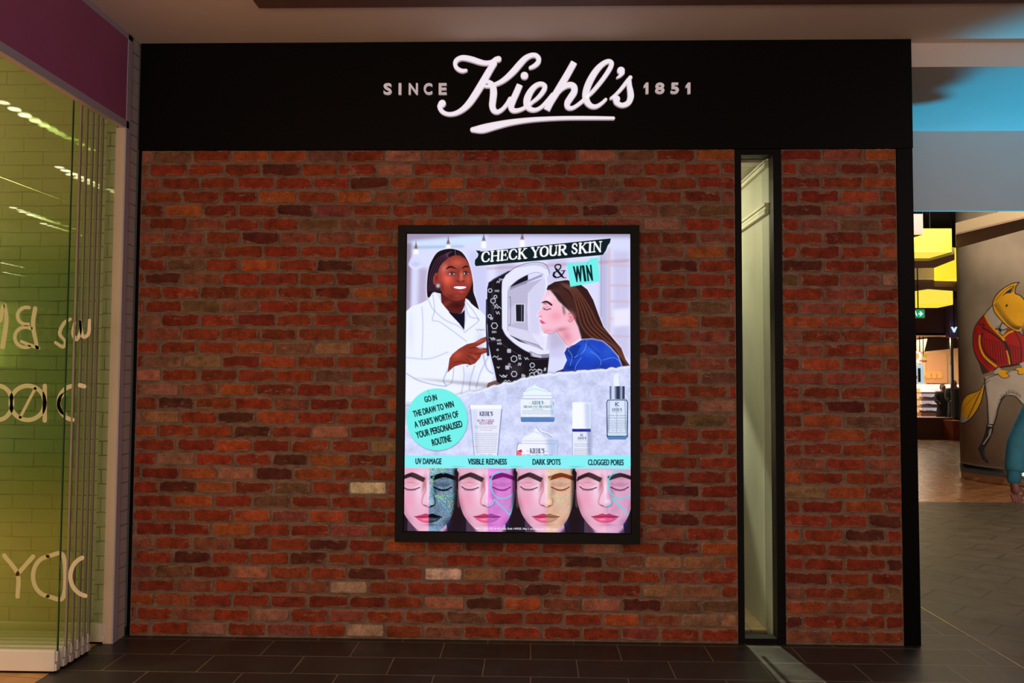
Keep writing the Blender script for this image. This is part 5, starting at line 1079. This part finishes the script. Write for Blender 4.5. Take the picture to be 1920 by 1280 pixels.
        # nose
        Ln([(216,230),(224,300),(204,350),(190,400),(196,425),(214,436)], 3.4, lin(196,92,110), .75, cv=T, clip=m, soft=2); Ln([(296,380),(304,405),(296,430),(272,440)], 3.4, lin(176,84,110), .75, cv=T, clip=m, soft=1.8)
        Bl(222,436,16,6,lin(84,22,34),.9,15,cv=T,clip=m); Bl(276,438,16,6,lin(84,22,34),.9,-15,cv=T,clip=m); Ln([(206,430),(236,446),(252,450),(270,446),(292,432)], 2.4, lin(160,70,90), .8, cv=T, clip=m)
        Ln([(240,460),(238,490)], 3, lin(214,140,170), .5, cv=T, clip=m, soft=2); Ln([(262,460),(262,490)], 3, lin(206,130,160), .5, cv=T, clip=m, soft=2)
        # lips
        P([(138,527),(184,513),(222,502),(250,509),(276,502),(308,512),(352,528),(300,533),(250,531),(190,533)], lin(190,58,98), cv=T, clip=m, smooth=True)
        P([(136,528),(190,532),(250,534),(300,534),(352,528),(330,556),(290,576),(240,582),(190,572),(156,552)], lin(226,84,130), cv=T, clip=m, smooth=True)
        Ln([(130,527),(190,533),(250,530),(300,533),(358,528)], 2.4, lin(96,14,40), .95, cv=T, clip=m); Bl(220,552,36,9,lin(252,170,204),.7,cv=T,clip=m); Bl(290,550,24,7,lin(244,140,180),.5,cv=T,clip=m)
        # colour wash over the right half
        xs0 = c.conv(*T(248, 300))[0]; half = np.clip(c.xx-xs0+.5, 0, 1)*m
        src = c.a[..., :3].copy(); g = (src@np.array([.3, .6, .1], np.float32)); fine = nrng.rand(PH, PW).astype(np.float32); fine2 = vnoise(PH, PW, 2.2)
        cols = {0: None, 1: None, 2: None, 3: None}
        if k == 0:
            t = np.clip((g-.26)/.50, 0, 1)**1.1*(.45+.75*fine2); t = t*(.7+.5*fine); new = lin(2,8,16)*(1-t[..., None])+lin(176,216,255)*t[..., None]
        elif k == 1:
            t = np.clip((g-.08)/.62, 0, 1)[..., None]*(.8+.35*fine[..., None]); new = lin(120,20,110)*(1-t)+lin(246,150,240)*t
        elif k == 2:
            t = np.clip((g-.08)/.60, 0, 1)[..., None]*(.75+.4*fine[..., None]); new = lin(120,50,14)*(1-t)+lin(250,206,180)*t
        else:
            new = src*(np.array([.86, .92, 1.05], np.float32)*(.86+.2*fine2[..., None]))
        if k == 3: al = .7
        else: al = 1.0
        A = c.a[..., :3]; hh = (half*al)[..., None]; A[:] = A*(1-hh)+np.clip(new, 0, 1)*hh
        hm_ = half
        if k in (0, 2):
            dc = [(214,240,60),(250,226,60),(60,190,130)] if k == 0 else [(250,206,90),(255,170,70),(120,210,190)]
            for q in range(170):
                z_ = jr.random()
                if z_ < .3: x, y = jr.uniform(252,380), jr.uniform(122,180-((380-250)*.1))
                elif z_ < .5: x, y = jr.uniform(250,292), jr.uniform(180,440)
                else:
                    x, y = jr.uniform(300,462), 0; f = (x-300)/162; y = jr.uniform(330+18*(1-f), 360+f*120)
                Bl(x, y, 3.6, 3.6, lin(*jr.choice(dc)), .95, cv=T, clip=hm_)
        CYN = lin(60,214,222); wd = 3.4 if k in (1, 3) else 1.8; al = .95 if k in (1, 3) else .6
        Ln([(424,118),(430,150),(380,146),(330,156),(290,190),(272,230),(276,290),(300,340),(350,372),(400,374),(446,352),(470,336)] if k != 1 else [(412,120),(426,150),(370,150),(316,166),(282,200),(276,260),(284,310),(310,350),(350,374),(400,372),(446,350),(462,336),(458,420),(436,508),(400,478),(350,430),(304,384)], wd, CYN, al, cv=T, clip=m, soft=.9)
        if k != 1: Ln([(300,370),(350,420),(400,470),(446,512),(470,420),(474,340)] if k == 3 else [(310,370),(360,420),(410,480),(432,482),(460,400),(462,336)], wd, CYN, al, cv=T, clip=m, soft=.9)
        if k in (1, 3): Ln([(250,438),(276,436),(294,418),(300,384)], 3.4, CYN, .9, cv=T, clip=m, soft=.9)
        if k == 1:
            for q in range(34): Bl(jr.uniform(370,450), jr.uniform(400,480), 3.6, 3.6, lin(70,190,200), .7, cv=T, clip=hm_)
    ptext(c, 'NSW, QLD, VIC & NZ only. Ends 14/9/25. Max 1 entry/person. T&Cs apply.', (588,638), (1280,644), 20, lin(236,232,250), .012, F_)
    # paint the cyan band's lower edge crisp again
    P([(60,680),(1730,682),(1730,692),(60,687)], lin(132,238,242), cv=B_)
paint_poster(cvs)
disp = empty('advertising_screen', ((SX0+SX1)/2, 0.0, 0.60), 0, 'tall black framed lit advertising screen hung on the brick wall', 'screen')
FX0, FX1, FZ0, FZ1 = 1.634, 3.107, 0.597, 2.519
fr = MB()
for x0, x1, z0, z1 in ((FX0, SX0-0.004, FZ0, FZ1), (SX1+0.004, FX1, FZ0, FZ1), (SX0-0.004, SX1+0.004, FZ0, SZ0-0.004), (SX0-0.004, SX1+0.004, SZ1+0.004, FZ1)):
    fr.box(x0, x1, -0.068, -0.002, z0, z1)
fr.build('frame', mat('screen_frame_black', (0.004, 0.004, 0.005), 0.45, spec=0.15), disp, bevel=0.0015)
box('back_panel', M['black'], SX0-0.004, SX1+0.004, -0.052, -0.004, SZ0-0.004, SZ1+0.004, disp)
def raster_mesh(name, c, pos, m, parent, thr=None):
    h, w_ = c.h, c.w
    U, V = np.meshgrid((np.arange(w_)+.5)/w_, (np.arange(h)+.5)/h); XYZ = pos(U, V).reshape(-1, 3).astype(np.float32)
    idx = np.arange(h*w_).reshape(h, w_); q = np.stack([idx[:-1, :-1], idx[1:, :-1], idx[1:, 1:], idx[:-1, 1:]], -1).reshape(-1, 4)
    rgba = np.concatenate([np.clip(c.a[..., :3], 0, 1), c.al[..., None] if thr is not None else np.ones((h, w_, 1), np.float32)], -1).reshape(-1, 4)
    if thr is not None:
        keep = c.al.reshape(-1)[q].max(1) > thr; q = q[keep]; used = np.unique(q); mp2 = np.zeros(h*w_, int); mp2[used] = np.arange(len(used)); q = mp2[q]; XYZ = XYZ[used]; rgba = rgba[used]
    me = bpy.data.meshes.new(name); me.vertices.add(len(XYZ)); me.vertices.foreach_set('co', XYZ.reshape(-1)); me.loops.add(len(q)*4); me.polygons.add(len(q))
    me.loops.foreach_set('vertex_index', q.reshape(-1).astype(np.int32)); me.polygons.foreach_set('loop_start', (np.arange(len(q))*4).astype(np.int32)); me.update(calc_edges=True)
    at = me.color_attributes.new('picture', 'FLOAT_COLOR', 'POINT'); at.data.foreach_set('color', rgba.astype(np.float32).reshape(-1))
    o = link(name, me, m); return rel(o, parent)
def screen_mat():
    m = bpy.data.materials.new('led_picture'); m.use_nodes = True; nt = m.node_tree; b = nt.nodes['Principled BSDF']
    b.inputs['Base Color'].default_value = (0.003, 0.003, 0.003, 1); b.inputs['Roughness'].default_value = 0.6; b.inputs['Specular IOR Level'].default_value = 0.04
    v = nt.nodes.new('ShaderNodeVertexColor'); v.layer_name = 'picture'; nt.links.new(v.outputs['Color'], b.inputs['Emission Color']); b.inputs['Emission Strength'].default_value = 1.05
    return m
raster_mesh('display_face', cvs, lambda U, V: np.stack([SX0+U*(SX1-SX0), np.full_like(U, YSC), SZ1-V*(SZ1-SZ0)], -1), screen_mat(), disp)

# ------------------------------------------------------------------ mural on the column
TH0 = math.atan2(CY-PCY, CX-PCX)          # direction from the column towards the viewer's side of the passage
def cyl_hit(u, v):
    d = ray(u, v); ox, oy = C[0]-PCX, C[1]-PCY
    a = d[0]**2+d[1]**2; b = ox*d[0]+oy*d[1]; c = ox*ox+oy*oy-RC*RC; disc = max(b*b-a*c, 0); t = (-b-math.sqrt(disc))/a
    p = C+d*t; th = (math.atan2(p[1]-PCY, p[0]-PCX)-TH0+PI) % (2*PI)-PI
    return th, p[2]
TR0, TR1, MZ0, MZ1 = -1.6, 1.35, 0.30, 3.05
MW, MH = 560, 520
mc = Canvas(MW, MH, lambda u, v: (((cyl_hit(u, v)[0]-TR0)/(TR1-TR0)*MW), (MZ1-cyl_hit(u, v)[1])/(MZ1-MZ0)*MH))
G_ = lambda x, y: (1780+x/6.4, 500+y/6.4)
H_ = lambda x, y: (1780+x/4.921, 690+y/4.921)
def paint_mural(c):
    P, Ln, Bl = c.poly, c.line, c.blob; K = lin(28,26,34); YL = lin(236,176,14); RD = lin(176,26,26); WH = lin(186,176,168); jr = random.Random(9)
    Ln([(560,430),(820,190)], .1, K, 0, cv=G_)
    # tail
    tail = [(318,140),(296,190),(240,222),(170,248),(130,296),(112,360),(104,440),(104,505),(140,502),(190,470),(240,410),(280,340),(304,270),(322,200)]
    m = P(tail, YL, cv=H_, smooth=True); P([(104,400),(120,430),(140,455),(172,452),(186,474),(140,508),(100,512)], WH, cv=H_, clip=m, smooth=True)
    for q in range(34):
        t = q/33; x, y = 300-t*120, 200+t*255; Ln([(x,y),(x-16,y+14)], 1.6, K, .8, cv=H_, clip=m)
    for q in range(24): t = q/23; x, y = 270-t*150, 215+t*160; Ln([(x,y),(x-6,y+14)], 1.3, K, .6, cv=H_, clip=m)
    Ln([(318,140),(296,190),(240,222),(170,248),(130,296),(112,360),(104,440)], 2.0, K, cv=H_); Ln([(324,170),(304,270),(280,340),(240,410),(190,470),(140,504),(104,510)], 3.2, K, cv=H_)
    # trousers
    leg = [(322,80),(410,60),(450,40),(620,20),(760,20),(900,60),(930,200),(900,360),(880,520),(820,520),(760,420),(690,350),(650,300),(610,262),(560,252),(510,262),(478,300),(450,370),(436,440),(412,516),(362,516),(356,420),(348,300),(334,200)]
    P(leg, WH, cv=H_)
    for pts, wd in (([(326,90),(336,200),(350,300),(357,420),(362,516)],4),([(510,258),(478,300),(450,370),(436,440),(412,516)],4),([(470,290),(510,256),(560,250),(610,260),(650,300),(690,350)],3)): Ln(pts, wd, K, .9, cv=H_)
    for q in range(40): x = 480+q*4.6; y = 262-34*math.sin(q/40*PI)+abs(q-20)*.9; Ln([(x,y),(x+jr.uniform(-10,10),y-jr.uniform(14,38))], 1.3, K, .55, cv=H_)
    for q in range(30): t = q/29; x, y = 332+t*26, 110+t*390; Ln([(x,y),(x+12+8*jr.random(),y-12)], 1.2, K, .5, cv=H_); x, y = 470-t*60, 300+t*210; Ln([(x,y),(x-12,y-14)], 1.2, K, .45, cv=H_)
    Ln([(330,120),(352,92),(420,66),(450,58)], 2.4, K, .9, cv=H_); Ln([(336,140),(372,108)], 2, K, .8, cv=H_)
    # boots
    for dx in (0, 470):
        T = lambda x, y, dx=dx: H_(x+dx, y)
        P([(346,516),(414,516),(402,590),(372,660),(322,742),(326,800),(366,876),(340,872),(306,840),(284,790),(266,740),(300,680),(330,600)], K, cv=T)
        Ln([(386,560),(376,610),(350,650),(316,700)], 3, WH, .9, cv=T); Ln([(372,570),(366,610)], 2, WH, .8, cv=T); Ln([(362,528),(392,534)], 4, WH, .9, cv=T)
        for q in range(8): Bl(310+q*4, 760+q*12, 4, 3, lin(120,112,110), .8, cv=T)
    # jacket
    jk = [(425,570),(380,620),(320,700),(290,790),(284,900),(296,1000),(330,1090),(370,1170),(390,1240),(470,1262),(550,1230),(640,1200),(740,1190),(850,1160),(960,1180),(1000,1240),(1080,1180),(1060,1000),(1000,860),(900,800),(800,770),(700,740),(640,860),(560,760),(480,690)]
    m = P(jk, RD, cv=G_, smooth=False)
    P([(330,1090),(370,1170),(400,1290),(480,1262),(430,1200)], lin(70,44,40), cv=G_)
    for q in range(15):
        x = 420+q*30; Ln([(x,850+q*8),(x+12,1000),(x+24,1170)], 2.6, lin(52,12,20), .8, cv=G_, clip=m)
    for q in range(46): t = q/45; x, y = 300+t*t*150+10*t, 760+t*460; Ln([(x,y),(x+30+20*t,y-16)], 1.1, lin(96,12,20), .65, cv=G_, clip=m)
    Ln([(366,830),(362,900),(378,990),(420,1070),(480,1130),(560,1192)], 6.5, YL, cv=G_); Ln([(400,800),(388,880),(410,980),(460,1060),(560,1140)], 6, K, .75, cv=G_); Ln([(352,820),(348,910),(366,1000),(412,1090),(500,1170),(530,1200)], 1.6, K, .8, cv=G_)
    P([(425,572),(394,640),(420,690),(400,730),(520,800),(665,912),(640,840),(560,760)], RD, cv=G_); Ln([(428,578),(480,680),(560,770),(640,850),(664,908)], 6.5, YL, cv=G_); Ln([(400,730),(520,800),(664,914)], 5, K, .9, cv=G_); Ln([(360,690),(420,692),(400,730)], 4, K, .8, cv=G_)
    P([(700,740),(780,768),(662,836)], RD, cv=G_); Ln([(775,768),(712,792),(660,836)], 4.5, YL, cv=G_); Ln([(664,900),(700,980),(726,1080),(740,1170)], 8, K, .9, cv=G_); Ln([(690,1010),(712,1090),(724,1165)], 3.6, YL, cv=G_)
    Ln([(425,570),(380,620),(320,700),(290,790),(284,900),(296,1000),(330,1090),(370,1170),(392,1250)], 3.0, K, cv=G_); Ln([(780,770),(830,850),(860,940),(870,1060),(850,1160)], 2.6, K, .9, cv=G_); Ln([(550,1230),(640,1200),(740,1186),(850,1160)], 5, K, .9, cv=G_)
    # collar
    P([(520,462),(470,520),(430,560),(480,670),(545,745),(620,690),(660,660),(560,560)], WH, cv=G_); Ln([(520,460),(470,510),(430,562)], 2.2, K, cv=G_); P([(620,676),(700,710),(690,760),(640,832),(556,752),(590,735)], WH, cv=G_)
    Ln([(630,672),(600,740),(556,748)], 3, K, cv=G_); Ln([(600,740),(640,760),(690,745)], 3, K, cv=G_); P([(590,730),(625,745),(625,790),(590,770)], K, cv=G_); Ln([(600,790),(640,828)], 2.5, K, cv=G_)
    # head
    hd_ = [(838,186),(760,200),(680,240),(600,300),(545,370),(522,440),(530,510),(560,570),(620,640),(690,710),(770,760),(830,785),(862,780),(880,700),(910,640),(950,560),(940,470),(900,400),(850,350),(790,320),(792,260),(810,220)]
    m = P(hd_, YL, cv=G_, smooth=False); Ln(hd_[:12], 2.6, K, cv=G_); Ln([(838,186),(806,225),(790,270),(792,320),(850,345),(900,400),(950,480)], 2.4, K, cv=G_)
    P([(656,336),(700,290),(760,256),(740,316),(700,318)], lin(40,48,66), cv=G_); Ln([(640,350),(700,290),(776,240)], 2, K, .9, cv=G_); Ln([(776,236),(756,300)], 2, K, .9, cv=G_)
    for q in range(34): t = q/33; x, y = 535+t*290, 470+math.sin(t*PI*.5)*290; Ln([(x+6,y-8),(x+26,y-28)], 2.4, K, .8, cv=G_, clip=m); Ln([(x+34,y-30),(x+46,y-44)], 1.6, K, .7, cv=G_, clip=m)
    for q in range(20): t = q/19; x, y = 560+t*230, 400-math.sin(t*PI*.5)*180; Ln([(x,y),(x-14,y+18)], 1.6, K, .7, cv=G_, clip=m)
    for q in range(30): Bl(jr.uniform(580,900), jr.uniform(360,700), 3, 3, lin(170,116,20), .6, cv=G_, clip=m)
    Bl(688,466,13,17,K,1,30,cv=G_,hard=True); P([(835,775),(880,752),(884,826)], lin(150,140,150), cv=G_); Ln([(835,775),(884,826),(880,752)], 2, K, cv=G_); P([(880,700),(896,650),(896,760)], WH, cv=G_)
    # cuffs and hands
    P([(530,1250),(590,1205),(625,1215),(600,1290),(540,1290)], WH, cv=G_); Ln([(530,1250),(590,1205),(622,1215)], 2, K, cv=G_); Ln([(540,1290),(600,1290)], 2, K, cv=G_)
    P([(470,14),(520,20),(556,36),(530,44),(556,72),(520,92),(480,84),(446,50)], YL, cv=H_); Ln([(556,36),(526,44),(556,72),(520,92),(480,84),(446,50)], 2, K, cv=H_)
    P([(840,1160),(900,1140),(960,1190),(900,1250)], WH, cv=G_); P([(600,10),(640,-6),(700,0),(720,30),(680,56),(640,58),(634,30)], YL, cv=H_); Ln([(600,10),(634,26),(636,56),(680,56)], 2, K, cv=H_)
paint_mural(mc)
def mural_mat():
    m = bpy.data.materials.new('mural_paint'); m.use_nodes = True; nt = m.node_tree; b = nt.nodes['Principled BSDF']; b.inputs['Roughness'].default_value = 0.75
    N, L = nt.nodes.new, nt.links.new
    v = N('ShaderNodeVertexColor'); v.layer_name = 'picture'; t = N('ShaderNodeBsdfTransparent'); mx = N('ShaderNodeMixShader'); out = nt.nodes['Material Output']
    n = N('ShaderNodeTexNoise'); n.inputs['Scale'].default_value = 3; n.inputs['Detail'].default_value = 6; r = N('ShaderNodeMapRange'); r.inputs[1].default_value = .3; r.inputs[2].default_value = .7; r.inputs[3].default_value = .85; r.inputs[4].default_value = 1.1
    tc = N('ShaderNodeTexCoord'); L(tc.outputs['Object'], n.inputs['Vector']); L(n.outputs['Fac'], r.inputs[0]); mm = N('ShaderNodeMix'); mm.data_type = 'RGBA'; mm.blend_type = 'MULTIPLY'; mm.inputs[0].default_value = 1
    L(v.outputs['Color'], mm.inputs[6]); L(r.outputs[0], mm.inputs[7]); L(mm.outputs[2], b.inputs['Base Color'])
    L(v.outputs['Alpha'], mx.inputs[0]); L(t.outputs[0], mx.inputs[1]); L(b.outputs[0], mx.inputs[2]); L(mx.outputs[0], out.inputs[0]); return m
def mpos(U, V):
    th = TH0+TR0+U*(TR1-TR0); return np.stack([PCX+(RC+.002)*np.cos(th), PCY+(RC+.002)*np.sin(th), MZ1-V*(MZ1-MZ0)], -1)
mo_ = raster_mesh('painted_fox', mc, mpos, mural_mat(), colm, thr=0.02); mo_['label'] = 'painted upright fox with a red jacket, white trousers and yellow tail'

# ------------------------------------------------------------------ people
def skin(name, joints, edges, m, parent, sub=2, root=0):
    me = bpy.data.meshes.new(name); me.from_pydata([j[0] for j in joints], edges, [])
    o = bpy.data.objects.new(name, me); COL.objects.link(o)
    sm = o.modifiers.new('s', 'SKIN'); sm.use_smooth_shade = True
    for i, j in enumerate(joints):
        r = j[1]; me.skin_vertices[0].data[i].radius = r if isinstance(r, tuple) else (r, r)
    me.skin_vertices[0].data[root].use_root = True
    ss = o.modifiers.new('u', 'SUBSURF'); ss.levels = sub; ss.render_levels = sub
    bpy.context.view_layer.update(); ev = bpy.data.meshes.new_from_object(o.evaluated_get(bpy.context.evaluated_depsgraph_get()))
    bpy.data.objects.remove(o); ev.name = name; ev.materials.clear(); ev.materials.append(m)
    for p in ev.polygons: p.use_smooth = True
    return rel(link(name, ev, None), parent)
def chain(pts, root=None): return pts
M['skin_p'] = mat('skin', (0.36, 0.17, 0.16), 0.5, noise=0.15, nscale=18)
M['teal'] = mat('teal_sweatshirt', (0.065, 0.35, 0.50), 0.85, noise=0.10, nscale=14, bump=0.5, bscale=40)
M['navy'] = mat('dark_trousers', (0.02, 0.022, 0.035), 0.8, noise=0.1)
M['shoe'] = mat('white_shoe', (0.4, 0.4, 0.4), 0.6); M['hair'] = mat('dark_hair', (0.03, 0.02, 0.015), 0.5)
PY_ = 0.95
ha = onY(1903, 917, PY_); wr = onY(1901, 901, PY_); el = onY(1906, 830, PY_+0.06); sh = onY(1948, 748, PY_+0.02)
bx = sh[0]+0.19                                   # mid line of the body
per = empty('person', (bx, PY_, 0), 0, 'person in a teal sweatshirt cut by the right edge of the photo, arm hanging', 'person')
V = lambda x, y, z: (float(bx+x), float(PY_+y), float(z))
def T3(p): return tuple(float(q) for q in p)
zs = sh[2]; hip = 0.92
torso = [(V(0,0,hip), (.15,.11)), (V(0,0,hip+.18), (.14,.10)), (V(0,0,zs-.16), (.16,.11)), (V(0,0,zs-.02), (.13,.09)), (V(0,0,zs+.09), (.060,.060)), (V(0,-.015,zs+.155), (.072,.080)), (V(0,-.005,zs+.235), (.098,.118)), (V(0,.005,zs+.315), (.082,.098)),
         (T3(sh), .058), (T3(el), .043), (T3(wr), .028), ((float(ha[0]), float(ha[1]), float(ha[2])+.02), (.040,.028)),
         (V(.19,.0,zs), .058), (V(.25,.03,zs-.30), .043), (V(.24,-.06,zs-.54), .028), (V(.238,-.08,zs-.60), (.040,.028)),
         (V(-.09,0,hip-.08), .095), (V(-.10,-.05,.50), .065), (V(-.10,.02,.10), .042), (V(-.10,-.13,.05), (.04,.035)),
         (V(.09,0,hip-.08), .095), (V(.10,.10,.50), .065), (V(.10,.22,.12), .042), (V(.10,.10,.05), (.04,.035)),
         ((float(ha[0]), float(ha[1])-.008, float(ha[2])-.040), (.048,.030)), (V(.236,-.088,zs-.660), (.048,.030))]
ed_ = [(0,1),(1,2),(2,3),(3,4),(4,5),(5,6),(6,7),(3,8),(8,9),(9,10),(10,11),(3,12),(12,13),(13,14),(14,15),(0,16),(16,17),(17,18),(18,19),(0,20),(20,21),(21,22),(22,23),(11,24),(15,25)]
skin('body', torso, ed_, M['skin_p'], per)
hx, hy, hz = T3(ha)
def finger(name, b, t, r, curl=(0.02, 0)):
    b = np.array(b); t = np.array(t); mid = (b+t)/2+np.array([curl[0], curl[1], 0])
    skin(name, [(T3(b), r), (T3(mid), r*.95), (T3(t), r*.8)], [(0,1),(1,2)], M['skin_p'], per)
for (qx, qy, qz), sd in (((hx, hy, hz), 1), (V(.237, -.08, zs-.62), -1)):
    for k, (dx, ln) in enumerate(((-.033, .058), (-.012, .068), (.010, .066), (.031, .052))):
        finger('finger', (qx+dx*sd, qy-.008, qz-.030), (qx+dx*sd*.85, qy-.030, qz-.042-ln*.85), .0125, (.0, -.014))
    finger('thumb', (qx+.034*sd, qy-.016, qz+.012), (qx+.030*sd, qy-.048, qz-.046), .0125, (.012*sd, -.012))
for sx in (-1, 1):
    X_ = bx+sx*.0; c_ = V(sx*.030, -.104, zs+.225)
    MB().prismY([(c_[0]+.011*math.cos(a), c_[2]+.006*math.sin(a)) for a in np.linspace(0, 2*PI, 13)[:-1]], c_[1]-.006, c_[1]+.004).build('eye', mat('eye', (.05, .04, .04), .2), per)
skin('nose', [(V(0,-.104,zs+.225), .009), (V(0,-.118,zs+.188), .016)], [(0,1)], M['skin_p'], per)
skin('mouth', [(V(-.024,-.088,zs+.152), .006), (V(0,-.094,zs+.154), .008), (V(.024,-.088,zs+.152), .006)], [(0,1),(1,2)], mat('lip', (.3, .08, .07), .5), per)
for sx in (-1, 1): skin('ear', [(V(sx*.084,0,zs+.225), (.012,.02)), (V(sx*.084,0,zs+.18), (.01,.013))], [(0,1)], M['skin_p'], per)
skin('hair', [(V(0,-.02,zs+.335), (.085,.075)), (V(0,.035,zs+.335), (.102,.085)), (V(0,.06,zs+.25), (.106,.075)), (V(0,.06,zs+.17), (.085,.05))], [(0,1),(1,2),(2,3)], M['hair'], per)
L_ = lambda a, b, t: T3(np.array(a)*(1-t)+np.array(b)*t)
cuf = L_(wr, el, .10)
hood_ = [(V(0,0,hip-.13), (.225,.175)), (V(0,0,hip+.18), (.19,.15)), (V(0,0,zs-.16), (.19,.15)), (V(0,0,zs-.01), (.16,.12)), (V(0,.01,zs+.06), (.08,.08)),
         (T3(sh), .085), (L_(sh, el, .5), .076), (T3(el), .072), (L_(el, wr, .45), .068), (L_(el, wr, .72), .070), (L_(el, wr, .80), .052),
         (V(.19,.0,zs), .085), (V(.25,.03,zs-.30), .072), (V(.24,-.05,zs-.50), .066)]
sw = skin('sweatshirt', hood_, [(0,1),(1,2),(2,3),(3,4),(3,5),(5,6),(6,7),(7,8),(8,9),(9,10),(3,11),(11,12),(12,13)], M['teal'], per)
skin('ribbed_cuff', [(L_(el, wr, .66), .050), (L_(el, wr, .90), .050), (L_(el, wr, 1.12), .046)], [(0,1),(1,2)], mat('cuff_teal', (0.055, 0.26, 0.40), .9), per)
skin('trousers', [(V(0,0,hip+.02), (.19,.145)), (V(-.09,0,hip-.12), .12), (V(-.10,-.05,.50), .085), (V(-.10,.02,.12), .075), (V(.09,0,hip-.12), .12), (V(.10,.10,.50), .09), (V(.10,.22,.14), .08), (V(0,0,hip+.16), (.15,.11))], [(0,7),(0,1),(1,2),(2,3),(0,4),(4,5),(5,6)], M['navy'], per)
for sx, y in ((-.10, .02), (.10, .22)): skin('shoe', [(V(sx,y+.03,.052), (.048,.05)), (V(sx,y-.08,.045), (.05,.043)), (V(sx,y-.17,.038), (.042,.034))], [(0,1),(1,2)], M['shoe'], per)
# two far figures in the food shop
def far_person(u, vtop, Y, scale, top, low, hairc, label, turn=0):
    p = onY(u, vtop, Y); H = p[2]; e = empty('person', (p[0], Y, 0), turn, label, 'person'); s_ = H/1.70
    W = lambda x, y, z: (float(p[0]+x*s_), float(Y+y*s_), float(z*s_))
    sk = M['skin_p']
    skin('body', [(W(0,0,.95),(.14,.10)),(W(0,0,1.2),(.15,.10)),(W(0,0,1.38),(.13,.09)),(W(0,0,1.46),.05),(W(0,-.01,1.53),.07),(W(0,0,1.62),.075),(W(-.18,0,1.37),.05),(W(-.24,-.05,1.12),.04),(W(-.20,-.22,1.02),.03),(W(.18,0,1.37),.05),(W(.25,-.04,1.12),.04),(W(.2,-.22,1.02),.03),
        (W(-.09,0,.85),.09),(W(-.1,-.02,.48),.06),(W(-.1,0,.06),.045),(W(.09,0,.85),.09),(W(.1,-.02,.48),.06),(W(.1,0,.06),.045)],
        [(0,1),(1,2),(2,3),(3,4),(4,5),(2,6),(6,7),(7,8),(2,9),(9,10),(10,11),(0,12),(12,13),(13,14),(0,15),(15,16),(16,17)], sk, e, 1)
    skin('shoes', [(W(-.1,.03,.05),.05),(W(-.1,-.14,.04),.045)], [(0,1)], top, e, 1); skin('shoes', [(W(.1,.03,.05),.05),(W(.1,-.14,.04),.045)], [(0,1)], top, e, 1)
    skin('coat', [(W(0,0,.45),(.24,.2)),(W(0,0,.9),(.19,.15)),(W(0,0,1.25),(.19,.14)),(W(0,0,1.42),(.14,.1)),(W(-.19,0,1.37),.075),(W(-.25,-.05,1.12),.065),(W(-.21,-.18,1.04),.055),(W(.19,0,1.37),.075),(W(.26,-.04,1.12),.065),(W(.21,-.18,1.04),.055)],
        [(0,1),(1,2),(2,3),(3,4),(4,5),(5,6),(3,7),(7,8),(8,9)], top, e, 1)
    skin('hair', [(W(0,.02,1.66),.08),(W(0,.05,1.55),.075),(W(0,.05,1.44),.06)], [(0,1),(1,2)], hairc, e, 1)
    return e
far_person(1768, 717, YS+0.9, 1, mat('black_coat', (0.012, 0.012, 0.016), .8), None, mat('dark_headscarf', (0.02, 0.018, 0.022), .7), 'person in a long black coat standing at the lit food display case')
far_person(1789, 709, YS+0.42, 1, mat('dark_green_coat', (0.02, 0.035, 0.025), .8), None, mat('brown_hair', (0.09, 0.03, 0.02), .6), 'person with brown hair in a dark top, half hidden by the concrete column')
